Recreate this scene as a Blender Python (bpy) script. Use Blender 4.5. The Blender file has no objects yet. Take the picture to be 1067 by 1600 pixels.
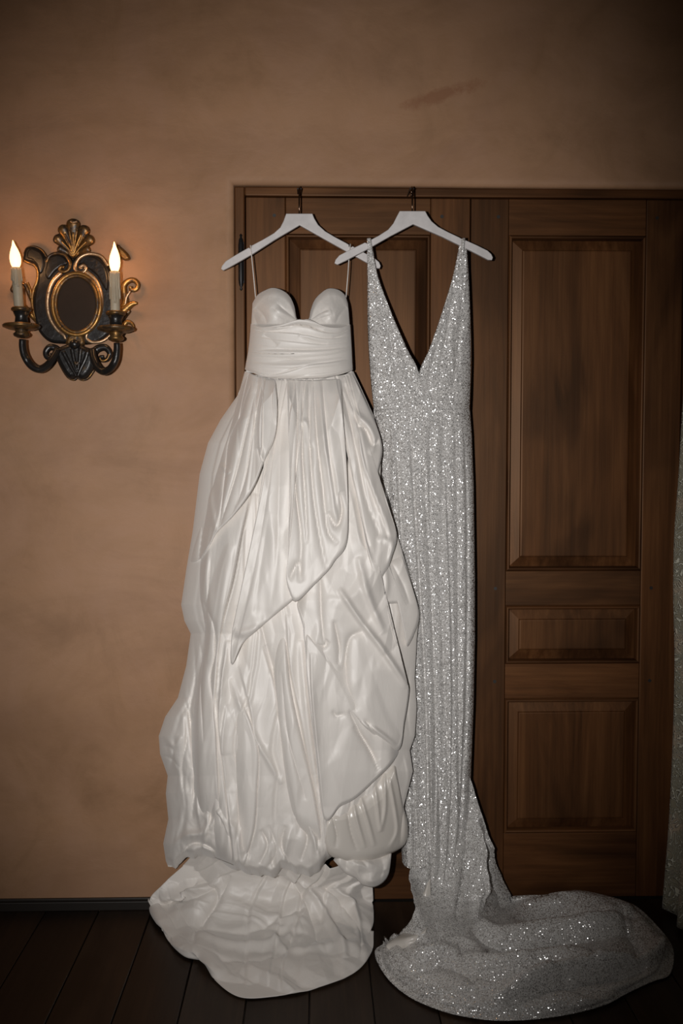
import bpy, bmesh, math, random
import numpy as np
from mathutils import Vector, Matrix

random.seed(7)
scene = bpy.context.scene
COL = scene.collection

# ------------------------------------------------------------------ camera
PW, PH = 1067.0, 1600.0
FPX = 35.0 / 36.0 * 1600.0
CAM = np.array((0.0, -2.83, 1.295))
YAW, PITCH = math.radians(1.5), math.radians(-3.0)
Fv = np.array((math.sin(YAW) * math.cos(PITCH), math.cos(YAW) * math.cos(PITCH), math.sin(PITCH)))
Rv = np.array((math.cos(YAW), -math.sin(YAW), 0.0))
Uv = np.cross(Rv, Fv)
cam_d = bpy.data.cameras.new('camera')
cam_d.sensor_fit = 'VERTICAL'; cam_d.sensor_height = 36.0; cam_d.lens = 35.0
cam_d.clip_start = 0.05; cam_d.clip_end = 50
cam = bpy.data.objects.new('camera', cam_d); COL.objects.link(cam)
M = Matrix.Identity(4)
for i in range(3):
    M[i][0], M[i][1], M[i][2], M[i][3] = Rv[i], Uv[i], -Fv[i], CAM[i]
cam.matrix_world = M
scene.camera = cam

# ------------------------------------------------------------------ world, flash, exposure
world = bpy.data.worlds.new('room_air'); scene.world = world
world.use_nodes = True
world.node_tree.nodes['Background'].inputs[0].default_value = (1.0, 0.86, 0.72, 1)
world.node_tree.nodes['Background'].inputs[1].default_value = 0.024

def aim(o, target):
    d = Vector(target) - o.location
    o.rotation_euler = d.to_track_quat('-Z', 'Y').to_euler()

fl = bpy.data.lights.new('camera_flash', 'SPOT')
fl.energy = 206; fl.color = (1.0, 0.975, 0.955)
fl.spot_size = math.radians(72); fl.spot_blend = 1.0; fl.shadow_soft_size = 0.022
flash = bpy.data.objects.new('camera_flash', fl); COL.objects.link(flash)
flash.location = (-0.21, -2.80, 1.33)
aim(flash, (-0.06, 0.0, 1.20))
flash.scale = (.76, 1.04, 1.0)               # an oblong flash head turned upright

scene.view_settings.view_transform = 'Standard'
scene.view_settings.look = 'None'
scene.view_settings.gamma = 1.0
scene.view_settings.use_curve_mapping = False
scene.view_settings.exposure = 0.0

# ------------------------------------------------------------------ helpers: pixel rays, noise, meshes
def ray(px, py):
    px = np.asarray(px, float); py = np.asarray(py, float)
    a = (px - PW / 2) / FPX; b = -(py - PH / 2) / FPX
    return Fv + a[..., None] * Rv + b[..., None] * Uv

def at(px, py, Y):
    d = ray(px, py)
    t = (np.asarray(Y, float) - CAM[1]) / d[..., 1]
    return CAM + t[..., None] * d

def on_z(px, py, Z):
    d = ray(px, py)
    t = (np.asarray(Z, float) - CAM[2]) / d[..., 2]
    return CAM + t[..., None] * d

def to_px(P):
    v = P - CAM
    z = v @ Fv
    return PW / 2 + FPX * (v @ Rv) / z, PH / 2 - FPX * (v @ Uv) / z

def V(px, py, Y):
    return Vector(at(px, py, Y))

def hash2(i, j, seed):
    n = (i.astype(np.int64) * 374761393 + j.astype(np.int64) * 668265263 + seed * 982451653) & 0x7fffffff
    n = ((n ^ (n >> 13)) * 1274126177) & 0x7fffffff
    n = n ^ (n >> 16)
    return (n & 0xffff) / 65535.0

def vnoise(x, y, seed=0):
    x = np.asarray(x, float); y = np.asarray(y, float)
    i = np.floor(x); j = np.floor(y); fx = x - i; fy = y - j
    fx = fx * fx * fx * (fx * (fx * 6 - 15) + 10); fy = fy * fy * fy * (fy * (fy * 6 - 15) + 10)
    a = hash2(i, j, seed); b = hash2(i + 1, j, seed); c = hash2(i, j + 1, seed); d = hash2(i + 1, j + 1, seed)
    return (a * (1 - fx) + b * fx) * (1 - fy) + (c * (1 - fx) + d * fx) * fy

def crumple(px, py, sx, sy, ang=0.0, seed=0, octs=3):
    """sharp ridged noise, 0..1; sx, sy = wrinkle size in pixels across and along."""
    c, s = math.cos(ang), math.sin(ang)
    x = (px * c + py * s) / sx; y = (-px * s + py * c) / sy
    w = vnoise(x * .7 + 3.1, y * .7 + 1.7, seed + 50) - .5
    w2 = vnoise(x * .7 + 13.1, y * .7 + 9.7, seed + 51) - .5
    x = x + 1.2 * w; y = y + 1.2 * w2
    out = 0; amp = 1; tot = 0
    for o in range(octs):
        out = out + amp * (1 - np.abs(2 * vnoise(x, y, seed + o) - 1)); tot += amp
        x = x * 1.9 + 5.3; y = y * 1.9 + 2.9; amp *= .5
    return out / tot

def fnoise(x, y, seed):
    """piecewise flat triangles: crisp creases between plane facets"""
    i = np.floor(x); j = np.floor(y); fx = x - i; fy = y - j
    a = hash2(i, j, seed); b = hash2(i + 1, j, seed); c = hash2(i, j + 1, seed); d = hash2(i + 1, j + 1, seed)
    flip = hash2(i, j, seed + 77) > .5
    h1 = np.where(fx > fy, a * (1 - fx) + b * (fx - fy) + d * fy, a * (1 - fy) + c * (fy - fx) + d * fx)
    gx = 1 - fx
    h2 = np.where(gx > fy, b * (1 - gx) + a * (gx - fy) + c * fy, b * (1 - fy) + d * (fy - gx) + c * gx)
    return np.where(flip, h1, h2)

def facets(px, py, sx, sy, ang=0.0, seed=0, octs=2):
    """crisp taffeta creases, -.5 .. .5"""
    c, s = math.cos(ang), math.sin(ang)
    x = (px * c + py * s) / sx; y = (-px * s + py * c) / sy
    x, y = (x + .55 * 2 * (vnoise(x * .8, y * .8, seed + 60) - .5), y + .55 * 2 * (vnoise(x * .8 + 7, y * .8 + 3, seed + 61) - .5))
    out = 0; amp = 1; tot = 0
    for o in range(octs):
        out = out + amp * fnoise(x, y, seed + o); tot += amp
        x, y = x * 1.7 + .35 * y + 5.3, y * 1.7 - .25 * x + 2.9; amp *= .42
    return out / tot - .5

def smooth_poly(pts, n):
    """Catmull-Rom through pts (k,d), resampled to n points by arc length."""
    P = np.asarray(pts, float)
    if len(P) > 2:
        Q = np.vstack([2 * P[0] - P[1], P, 2 * P[-1] - P[-2]])
        segs = []
        t = np.linspace(0, 1, 14, endpoint=False)[:, None]
        for k in range(1, len(Q) - 2):
            p0, p1, p2, p3 = Q[k - 1], Q[k], Q[k + 1], Q[k + 2]
            segs.append(.5 * ((2 * p1) + (-p0 + p2) * t + (2 * p0 - 5 * p1 + 4 * p2 - p3) * t * t
                              + (-p0 + 3 * p1 - 3 * p2 + p3) * t ** 3))
        P = np.vstack(segs + [P[-1:]])
    d = np.r_[0, np.cumsum(np.linalg.norm(np.diff(P, axis=0), axis=1))]
    u = np.linspace(0, d[-1], n)
    return np.stack([np.interp(u, d, P[:, k]) for k in range(P.shape[1])], 1)

def loft(rows, nv):
    """rows: list of (nu,d) arrays -> (nv,nu,d), smooth along v."""
    R = np.stack(rows)
    k = len(R)
    if k == 2:
        t = np.linspace(0, 1, nv)[:, None, None]
        return R[0] * (1 - t) + R[1] * t
    Q = np.concatenate([2 * R[:1] - R[1:2], R, 2 * R[-1:] - R[-2:-1]])
    out = []
    for v in np.linspace(0, k - 1, nv):
        i = min(int(v), k - 2); t = v - i
        p0, p1, p2, p3 = Q[i], Q[i + 1], Q[i + 2], Q[i + 3]
        out.append(.5 * ((2 * p1) + (-p0 + p2) * t + (2 * p0 - 5 * p1 + 4 * p2 - p3) * t * t
                         + (-p0 + 3 * p1 - 3 * p2 + p3) * t ** 3))
    return np.stack(out)

def strokes_height(px, py, strokes):
    """creases drawn as lines: ('v', amp, width, pts) valley, ('r', ...) ridge,
    ('s', amp, width, pts) lip raised on the left hand of the walking direction (pixel y down)."""
    H = np.zeros_like(px)
    for kind, amp, w, pts in strokes:
        P = smooth_poly(pts, max(8, 5 * len(pts)))
        x0, y0 = P[:, 0].min() - 5 * w, P[:, 1].min() - 5 * w
        x1, y1 = P[:, 0].max() + 5 * w, P[:, 1].max() + 5 * w
        sel = (px > x0) & (px < x1) & (py > y0) & (py < y1)
        if not sel.any():
            continue
        X = px[sel]; Yp = py[sel]
        best = np.full(X.shape, 1e9); sd = np.zeros_like(X); tt = np.zeros_like(X)
        n = len(P) - 1
        for k in range(n):
            a, b = P[k], P[k + 1]; e = b - a; L2 = e @ e + 1e-9
            t = np.clip(((X - a[0]) * e[0] + (Yp - a[1]) * e[1]) / L2, 0, 1)
            dx = X - a[0] - t * e[0]; dy = Yp - a[1] - t * e[1]
            d = np.hypot(dx, dy); m = d < best
            best[m] = d[m]; tt[m] = (k + t[m]) / n
            sd[m] = np.sign(e[1] * dx[m] - e[0] * dy[m])
        env = np.clip(4 * tt * (1 - tt), 0, 1) ** .5
        if kind == 'v':
            h = -np.exp(-best / w)
        elif kind == 'r':
            h = np.exp(-(best / w) ** 2)
        else:
            q = np.clip((sd * best + 1.2) / 3.6, 0, 1)
            h = np.exp(-best / w) * q * q * (3 - 2 * q)
        H[sel] += amp * env * h
    return H

def grid_normals(P):
    du = np.gradient(P, axis=1); dv = np.gradient(P, axis=0)
    n = np.cross(du, dv)
    n /= np.linalg.norm(n, axis=2, keepdims=True) + 1e-9
    c = np.einsum('ijk,ijk->ij', n, CAM - P)
    n[c < 0] *= -1
    return n

def link(o, parent=None):
    COL.objects.link(o)
    if parent is not None:
        o.parent = parent
        o.matrix_parent_inverse = Matrix.Translation(-parent.location) if parent.type == 'EMPTY' else parent.matrix_world.inverted()
    return o

def tag(o, label=None, cat=None, group=None, kind=None):
    if label: o['label'] = label
    if cat: o['category'] = cat
    if group: o['group'] = group
    if kind: o['kind'] = kind
    return o

def empty(name, loc):
    o = bpy.data.objects.new(name, None); o.empty_display_size = .1
    o.location = loc; COL.objects.link(o)
    return o

def mesh_obj(name, verts, faces, mat, parent=None, smooth=True):
    me = bpy.data.meshes.new(name)
    me.from_pydata([tuple(v) for v in verts], [], faces)
    me.materials.append(mat)
    if smooth:
        me.polygons.foreach_set('use_smooth', [True] * len(me.polygons))
    me.update()
    return link(bpy.data.objects.new(name, me), parent)

def grid_faces(nv, nu, base=0, flip=False):
    f = []
    for j in range(nv - 1):
        for i in range(nu - 1):
            a = base + j * nu + i
            q = (a, a + 1, a + nu + 1, a + nu)
            f.append(q[::-1] if flip else q)
    return f

def sheet_obj(name, P, mat, parent=None, thick=0.0):
    nv, nu, _ = P.shape
    o = mesh_obj(name, P.reshape(-1, 3), grid_faces(nv, nu), mat, parent)
    if thick:
        m = o.modifiers.new('thickness', 'SOLIDIFY'); m.thickness = thick; m.offset = 0
    return o

class MB:
    """collects shapes into one mesh"""
    def __init__(self): self.v = []; self.f = []
    def add(self, v, f):
        b = len(self.v); self.v += [tuple(x) for x in v]; self.f += [tuple(b + i for i in q) for q in f]
        return self
    def box(self, x0, x1, y0, y1, z0, z1):
        v = [(x, y, z) for z in (z0, z1) for y in (y0, y1) for x in (x0, x1)]
        return self.add(v, [(0, 2, 3, 1), (4, 5, 7, 6), (0, 1, 5, 4), (2, 6, 7, 3), (0, 4, 6, 2), (1, 3, 7, 5)])
    def tube(self, pts, rad, n=10, flat=1.0, cap=True):
        P = [Vector(p) for p in pts]; k = len(P)
        rad = [rad] * k if np.isscalar(rad) else list(rad)
        up = None; base = len(self.v); V_ = []
        for i in range(k):
            t = (P[min(i + 1, k - 1)] - P[max(i - 1, 0)]).normalized()
            if up is None:
                up = Vector((0, 1, 0)) if abs(t.y) < .8 else Vector((1, 0, 0))
            s = t.cross(up).normalized(); up = s.cross(t).normalized()
            for j in range(n):
                a = 2 * math.pi * j / n
                V_.append(P[i] + s * math.cos(a) * rad[i] + up * math.sin(a) * rad[i] * flat)
        F = [(i * n + j, i * n + (j + 1) % n, (i + 1) * n + (j + 1) % n, (i + 1) * n + j)
             for i in range(k - 1) for j in range(n)]
        if cap:
            F.append(tuple(range(n))[::-1]); F.append(tuple((k - 1) * n + j for j in range(n)))
        return self.add(V_, F)
    def lathe(self, c, prof, n=24):
        """prof: (radius, height) pairs about a vertical axis through c"""
        V_ = []; k = len(prof)
        for r, h in prof:
            for j in range(n):
                a = 2 * math.pi * j / n
                V_.append((c[0] + r * math.cos(a), c[1] + r * math.sin(a), c[2] + h))
        F = [(i * n + j, i * n + (j + 1) % n, (i + 1) * n + (j + 1) % n, (i + 1) * n + j)
             for i in range(k - 1) for j in range(n)]
        F.append(tuple(range(n))[::-1]); F.append(tuple((k - 1) * n + j for j in range(n)))
        return self.add(V_, F)
    def build(self, name, mat, parent=None, smooth=False, bevel=0, seg=2):
        o = mesh_obj(name, self.v, self.f, mat, parent, smooth)
        if bevel:
            m = o.modifiers.new('bevel', 'BEVEL'); m.width = bevel; m.segments = seg; m.limit_method = 'ANGLE'
        return o

# ------------------------------------------------------------------ materials
def new_mat(name):
    m = bpy.data.materials.new(name); m.use_nodes = True
    nt = m.node_tree; b = nt.nodes['Principled BSDF']
    return m, nt, b

def N(nt, t, **kw):
    n = nt.nodes.new(t)
    for k, v in kw.items():
        if k.startswith('i_'):
            n.inputs[k[2:].replace('_', ' ')].default_value = v
        else:
            setattr(n, k, v)
    return n

def ramp(nt, stops, fac=None, interp='LINEAR'):
    r = nt.nodes.new('ShaderNodeValToRGB'); r.color_ramp.interpolation = interp
    e = r.color_ramp.elements
    e[0].position, e[0].color = stops[0][0], (*stops[0][1], 1)
    e[1].position, e[1].color = stops[-1][0], (*stops[-1][1], 1)
    for p, c in stops[1:-1]:
        k = e.new(p); k.color = (*c, 1)
    if fac is not None: nt.links.new(fac, r.inputs[0])
    return r

def bump(nt, b, height, strength=.3, dist=.01, chain=None):
    n = N(nt, 'ShaderNodeBump'); n.inputs['Strength'].default_value = strength; n.inputs['Distance'].default_value = dist
    nt.links.new(height, n.inputs['Height'])
    if chain is not None: nt.links.new(chain, n.inputs['Normal'])
    nt.links.new(n.outputs[0], b.inputs['Normal'])
    return n

def mapping(nt, scale=(1, 1, 1), loc=(0, 0, 0), rot=(0, 0, 0), src='Object'):
    tc = N(nt, 'ShaderNodeTexCoord'); mp = N(nt, 'ShaderNodeMapping')
    mp.inputs['Scale'].default_value = scale; mp.inputs['Location'].default_value = loc; mp.inputs['Rotation'].default_value = rot
    nt.links.new(tc.outputs[src], mp.inputs[0])
    return mp.outputs[0]

def noise(nt, vec, scale, detail=4, rough=.55, dist=0.0):
    n = N(nt, 'ShaderNodeTexNoise'); n.inputs['Scale'].default_value = scale; n.inputs['Detail'].default_value = detail
    n.inputs['Roughness'].default_value = rough; n.inputs['Distortion'].default_value = dist
    nt.links.new(vec, n.inputs['Vector'])
    return n.outputs[0]

def mix(nt, a, b, fac, mode='MIX'):
    n = N(nt, 'ShaderNodeMix', data_type='RGBA', blend_type=mode)
    for s, v in ((6, a), (7, b), (0, fac)):
        if hasattr(v, 'links') or hasattr(v, 'is_linked'): nt.links.new(v, n.inputs[s])
        elif s == 0: n.inputs[0].default_value = v
        else: n.inputs[s].default_value = (*v, 1)
    return n.outputs[2]

def math_n(nt, op, a, b=None):
    n = N(nt, 'ShaderNodeMath', operation=op)
    for k, v in ((0, a), (1, b)):
        if v is None: continue
        if hasattr(v, 'is_linked'): nt.links.new(v, n.inputs[k])
        else: n.inputs[k].default_value = v
    return n.outputs[0]

def plaster_mat():
    m, nt, b = new_mat('ochre_plaster')
    p = mapping(nt)
    n1 = noise(nt, p, 1.6, 5, .6, .6)
    n2 = noise(nt, mapping(nt, (1, 1, .8), (3, 1, 7)), 4.5, 6, .65, 1.0)
    n3 = noise(nt, mapping(nt, (1, 1, 2.2), (1, 5, 2)), 1.7, 6, .65, .8)
    c1 = ramp(nt, [(.28, (.27, .145, .072)), (.5, (.385, .216, .119)), (.72, (.42, .250, .155))], n1)
    c2 = ramp(nt, [(.3, (.28, .155, .08)), (.46, (.385, .216, .119)), (.7, (.43, .248, .158))], n2)
    c = mix(nt, c1.outputs[0], c2.outputs[0], .45)
    c3 = ramp(nt, [(.36, (.80, .78, .76)), (.55, (1, 1, 1)), (.75, (1.06, 1.04, 1.02))], n3)
    c = mix(nt, c, c3.outputs[0], .7, 'MULTIPLY')
    # the trowelled reddish streak above the door
    s = at(692, 148, 0)
    tc = N(nt, 'ShaderNodeTexCoord')
    mp = N(nt, 'ShaderNodeMapping', vector_type='TEXTURE')
    mp.inputs['Location'].default_value = tuple(s); mp.inputs['Rotation'].default_value = (0, math.radians(-17), 0)
    mp.inputs['Scale'].default_value = (.135, 10, .024)
    nt.links.new(tc.outputs['Object'], mp.inputs[0])
    ln = N(nt, 'ShaderNodeVectorMath', operation='LENGTH'); nt.links.new(mp.outputs[0], ln.inputs[0])
    brk = noise(nt, p, 17, 5, .7)
    dd = math_n(nt, 'ADD', ln.outputs['Value'], math_n(nt, 'MULTIPLY', math_n(nt, 'SUBTRACT', brk, .5), 2.4))
    st = ramp(nt, [(.45, (.62, .62, .62)), (1.05, (0, 0, 0))], dd)
    c = mix(nt, c, (.27, .115, .056), st.outputs[0])
    nt.links.new(c, b.inputs['Base Color'])
    b.inputs['Roughness'].default_value = .62
    b.inputs['Specular IOR Level'].default_value = .3
    h = noise(nt, mapping(nt, (1, 1, 1.5)), 7, 7, .6, .5)
    bump(nt, b, h, .22, .012)
    return m

def wood_mat(name, axis, dark, mid, light, gloss=.47, knots=True, vary=(.82, .35), spec=.55):
    """axis: grain direction 0 x, 1 y, 2 z"""
    m, nt, b = new_mat(name)
    oi = N(nt, 'ShaderNodeObjectInfo')
    tc = N(nt, 'ShaderNodeTexCoord')
    off = N(nt, 'ShaderNodeVectorMath', operation='SCALE'); off.inputs['Scale'].default_value = 9.0
    cmb = N(nt, 'ShaderNodeCombineXYZ')
    for k in range(3): nt.links.new(oi.outputs['Random'], cmb.inputs[k])
    nt.links.new(cmb.outputs[0], off.inputs[0])
    add = N(nt, 'ShaderNodeVectorMath', operation='ADD')
    nt.links.new(tc.outputs['Object'], add.inputs[0]); nt.links.new(off.outputs[0], add.inputs[1])
    def st(scale):
        mp = N(nt, 'ShaderNodeMapping'); mp.inputs['Scale'].default_value = scale
        nt.links.new(add.outputs[0], mp.inputs[0]); return mp.outputs[0]
    s1 = [14, 14, 14]; s1[axis] = 1.3
    s2 = [90, 90, 90]; s2[axis] = 2.5
    g1 = noise(nt, st(tuple(s1)), 1.0, 6, .62, .9)
    g2 = noise(nt, st(tuple(s2)), 1.0, 4, .6, .2)
    s3 = [5.5, 5.5, 5.5]; s3[axis] = 1.8
    g3 = noise(nt, st(tuple(s3)), 1.0, 3, .5, .5)
    f = math_n(nt, 'ADD', math_n(nt, 'MULTIPLY', g1, .62), math_n(nt, 'MULTIPLY', g2, .38))
    c = ramp(nt, [(.30, dark), (.5, mid), (.68, light)], f).outputs[0]
    blot = ramp(nt, [(.34, (.30, .26, .25)), (.48, (.9, .9, .9)), (.72, (1.25, 1.2, 1.12))], g3).outputs[0]
    c = mix(nt, c, blot, .8, 'MULTIPLY')
    if knots:
        sk = [5.2, 5.2, 5.2]; sk[axis] = 2.3
        vo = N(nt, 'ShaderNodeTexVoronoi'); vo.inputs['Scale'].default_value = 1.0; vo.inputs['Randomness'].default_value = 1
        wv = N(nt, 'ShaderNodeVectorMath', operation='ADD')
        nt.links.new(st(tuple(sk)), wv.inputs[0])
        nt.links.new(g1, wv.inputs[1])
        nt.links.new(wv.outputs[0], vo.inputs['Vector'])
        kn = ramp(nt, [(.07, (.16, .13, .12)), (.18, (.7, .66, .62)), (.32, (1, 1, 1))], vo.outputs['Distance']).outputs[0]
        c = mix(nt, c, kn, .75, 'MULTIPLY')
    hv = N(nt, 'ShaderNodeHueSaturation')
    nt.links.new(c, hv.inputs['Color'])
    nt.links.new(math_n(nt, 'ADD', math_n(nt, 'MULTIPLY', oi.outputs['Random'], vary[1]), vary[0]), hv.inputs['Value'])
    nt.links.new(hv.outputs[0], b.inputs['Base Color'])
    b.inputs['Roughness'].default_value = gloss
    b.inputs['Specular IOR Level'].default_value = spec
    b.inputs['Specular Tint'].default_value = (1.0, .63, .40, 1)
    bump(nt, b, g2, .12, .002)
    return m

def plain(name, col, rough=.5, metal=0.0, spec=.5):
    m, nt, b = new_mat(name)
    n = noise(nt, mapping(nt), 30, 3)
    r = ramp(nt, [(.3, tuple(.9 * x for x in col)), (.7, tuple(min(1, 1.08 * x) for x in col))], n)
    nt.links.new(r.outputs[0], b.inputs['Base Color'])
    b.inputs['Roughness'].default_value = rough; b.inputs['Metallic'].default_value = metal
    b.inputs['Specular IOR Level'].default_value = spec
    return m

def gilt_mat(name, gold, worn, amount, rough=.34):
    """gold leaf rubbed through to dark paint"""
    m, nt, b = new_mat(name)
    n = noise(nt, mapping(nt), 60, 6, .65, .5)
    n2 = noise(nt, mapping(nt, loc=(4, 4, 4)), 18, 4, .6)
    f = math_n(nt, 'ADD', math_n(nt, 'MULTIPLY', n, .6), math_n(nt, 'MULTIPLY', n2, .4))
    r = ramp(nt, [(amount - .07, worn), (amount + .05, gold), (.75, tuple(min(1, 1.25 * g) for g in gold))], f)
    mt = ramp(nt, [(amount - .06, (.1, .1, .1)), (amount + .04, (.85, .85, .85))], f)
    nt.links.new(r.outputs[0], b.inputs['Base Color']); nt.links.new(mt.outputs[0], b.inputs['Metallic'])
    b.inputs['Roughness'].default_value = rough
    bump(nt, b, n, .35, .003)
    return m

def satin_mat(name, col, rough, sheen=.15, fine=.25, spec=.6):
    m, nt, b = new_mat(name)
    n = noise(nt, mapping(nt, (1, 1, 1)), 5, 3)
    r = ramp(nt, [(.3, tuple(.97 * c for c in col)), (.7, col)], n)
    nt.links.new(r.outputs[0], b.inputs['Base Color'])
    b.inputs['Roughness'].default_value = rough
    b.inputs['Specular IOR Level'].default_value = spec
    b.inputs['Sheen Weight'].default_value = sheen
    w = noise(nt, mapping(nt, (60, 60, 14)), 1.0, 3, .5, 1.5)
    w2 = noise(nt, mapping(nt, (160, 160, 700)), 1.0, 2, .5)
    b1 = N(nt, 'ShaderNodeBump'); b1.inputs['Strength'].default_value = fine; b1.inputs['Distance'].default_value = .002
    nt.links.new(w, b1.inputs['Height'])
    bump(nt, b, w2, .08, .0008, b1.outputs[0])
    return m

def sequin_mat():
    m, nt, b = new_mat('silver_sequins')
    vo = N(nt, 'ShaderNodeTexVoronoi'); vo.inputs['Scale'].default_value = 470.0
    nt.links.new(mapping(nt), vo.inputs['Vector'])
    ge = N(nt, 'ShaderNodeNewGeometry')
    sub = N(nt, 'ShaderNodeVectorMath', operation='SUBTRACT'); sub.inputs[1].default_value = (.5, .5, .5)
    nt.links.new(vo.outputs['Color'], sub.inputs[0])
    sc = N(nt, 'ShaderNodeVectorMath', operation='SCALE'); sc.inputs['Scale'].default_value = 1.0
    nt.links.new(sub.outputs[0], sc.inputs[0])
    ad = N(nt, 'ShaderNodeVectorMath', operation='ADD')
    nt.links.new(ge.outputs['Normal'], ad.inputs[0]); nt.links.new(sc.outputs[0], ad.inputs[1])
    nm = N(nt, 'ShaderNodeVectorMath', operation='NORMALIZE'); nt.links.new(ad.outputs[0], nm.inputs[0])
    nt.links.new(nm.outputs[0], b.inputs['Normal'])
    sx = N(nt, 'ShaderNodeSeparateColor'); nt.links.new(vo.outputs['Color'], sx.inputs[0])
    cr = ramp(nt, [(0, (.42, .40, .38)), (.4, (.60, .58, .555)), (1, (.78, .765, .75))], sx.outputs[0])
    nt.links.new(cr.outputs[0], b.inputs['Base Color'])
    mr = ramp(nt, [(.55, (.0, .0, .0)), (.9, (.55, .55, .55))], sx.outputs[1])
    nt.links.new(mr.outputs[0], b.inputs['Metallic'])
    b.inputs['Roughness'].default_value = .26
    b.inputs['Coat Weight'].default_value = .8; b.inputs['Coat Roughness'].default_value = .13; b.inputs['Coat IOR'].default_value = 1.9
    nt.links.new(nm.outputs[0], b.inputs['Coat Normal'])
    return m

def brocade_mat():
    m, nt, b = new_mat('sage_brocade')
    n1 = noise(nt, mapping(nt), 30, 1.5, .5, .8)
    sn = math_n(nt, 'SINE', math_n(nt, 'MULTIPLY', n1, 62.0))
    vine = ramp(nt, [(.50, (0, 0, 0)), (.95, (1, 1, 1))], math_n(nt, 'ADD', math_n(nt, 'MULTIPLY', sn, .5), .5))
    n2 = noise(nt, mapping(nt, loc=(8, 2, 1)), 9, 3)
    fl_ = ramp(nt, [(.53, (0, 0, 0)), (.60, (1, 1, 1))], n2)
    c = mix(nt, (.30, .27, .19), (.72, .70, .57), vine.outputs[0])
    c = mix(nt, c, (.62, .47, .34), math_n(nt, 'MULTIPLY', fl_.outputs[0], .5))
    nt.links.new(c, b.inputs['Base Color'])
    b.inputs['Roughness'].default_value = .40; b.inputs['Sheen Weight'].default_value = .2
    bump(nt, b, vine.outputs[0], 1.0, .008)
    return m

PLASTER = plaster_mat()
WOOD_V = wood_mat('walnut_upright', 2, (.027, .0098, .0033), (.074, .0282, .0098), (.124, .052, .0190))
WOOD_H = wood_mat('walnut_crosswise', 0, (.027, .0098, .0033), (.074, .0282, .0098), (.124, .052, .0190))
FLOORW = wood_mat('dark_floor_oak', 1, (.010, .007, .005), (.020, .013, .009), (.034, .020, .012), .38, knots=False, vary=(.55, 1.3), spec=.22)
BASEW = plain('black_stained_wood', (.018, .014, .011), .5)
IRON = plain('black_iron', (.020, .020, .021), .42, .6)
BRONZE = plain('bronze_wire', (.13, .085, .06), .22, 1.0)
WHITE = plain('white_painted_wood', (.585, .555, .545), .5)
BLACKP = gilt_mat('black_painted_gesso', (.13, .075, .025), (.014, .012, .011), .66, .30)
GILT = gilt_mat('worn_gold_leaf', (.36, .195, .06), (.05, .022, .010), .46, .36)
GILT_PALE = gilt_mat('pale_gold_leaf', (.52, .35, .21), (.10, .045, .02), .43, .36)
GILT_DARK = gilt_mat('dull_gold_leaf', (.23, .125, .042), (.030, .018, .010), .52, .36)
SATIN = satin_mat('ivory_taffeta', (.755, .712, .665), .50, .30, .2, .85)
SATIN_LINING = satin_mat('ivory_satin_lining', (.66, .615, .56), .30, 0, .1, .8)
SEQUIN = sequin_mat()
BROCADE = brocade_mat()

# ------------------------------------------------------------------ the setting
def xz(px, py, Y=0.0):
    p = at(px, py, Y); return float(p[0]), float(p[2])

RR = .022                                    # bullnose of the plaster edge
X0 = xz(366, 600)[0]; X1 = xz(1088, 600)[0]; ZT = xz(500, 288)[1]

def build_wall():
    rings = []
    def ring(xa, xb, zt, y): rings.append([(xa, y, -.02), (xa, y, zt), (xb, y, zt), (xb, y, -.02)])
    ring(-2.6, 2.6, 3.0, 0.0)
    for k in range(9):
        a = math.pi / 2 * k / 8
        o = RR * (1 - math.sin(a)); y = RR * (1 - math.cos(a))
        ring(X0 - o, X1 + o, ZT + o, y)
    ring(X0, X1, ZT, .14)
    v = [p for r in rings for p in r]; f = []
    for j in range(len(rings) - 1):
        for i in range(3):
            a = j * 4 + i; f.append((a, a + 1, a + 5, a + 4))
    o = mesh_obj('wall_back', v, f, PLASTER)
    o.data.polygons.foreach_set('use_smooth', [p.index >= 3 for p in o.data.polygons])
    tag(o, 'mottled ochre-brown troweled plaster wall around the wooden double door', 'wall', kind='structure')
build_wall()

# floor of single planks
fl_o = MB().box(-2.6, 2.6, -4.0, .14, -.05, -.012).build('floor', BASEW)
tag(fl_o, 'nearly black wooden plank floor below the hanging gowns', 'floor', kind='structure')
pw = .152
plank_me = None
nb = int(5.2 / pw) + 1
for i in range(nb):
    x = -2.6 + i * pw
    if plank_me is None:
        o = MB().box(.0012, pw - .0012, -4.0, .023, -.0118, 0).build('plank', FLOORW, fl_o, bevel=.0018, seg=1)
        plank_me = o.data
    else:
        o = bpy.data.objects.new('plank', plank_me); link(o, fl_o)
        bm_ = o.modifiers.new('bevel', 'BEVEL'); bm_.width = .0018; bm_.segments = 1
    o.location.x = x

zb = xz(100, 1417)[1]
def baseboard(name, xa, xb, label):
    h = .034
    b = MB()
    b.box(xa, xb, -.014, .0, .0, h - .008); b.box(xa, xb, -.009, .0, h - .008, h)
    tag(b.build(name, BASEW, bevel=.002), label, 'baseboard', kind='structure')
baseboard('baseboard_left', -2.6, X0 - .02, 'low black baseboard along the foot of the plaster wall left of the door')
baseboard('baseboard_right', X1 + .02, 2.6, 'low black baseboard right of the door behind the brocade curtain')

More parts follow.
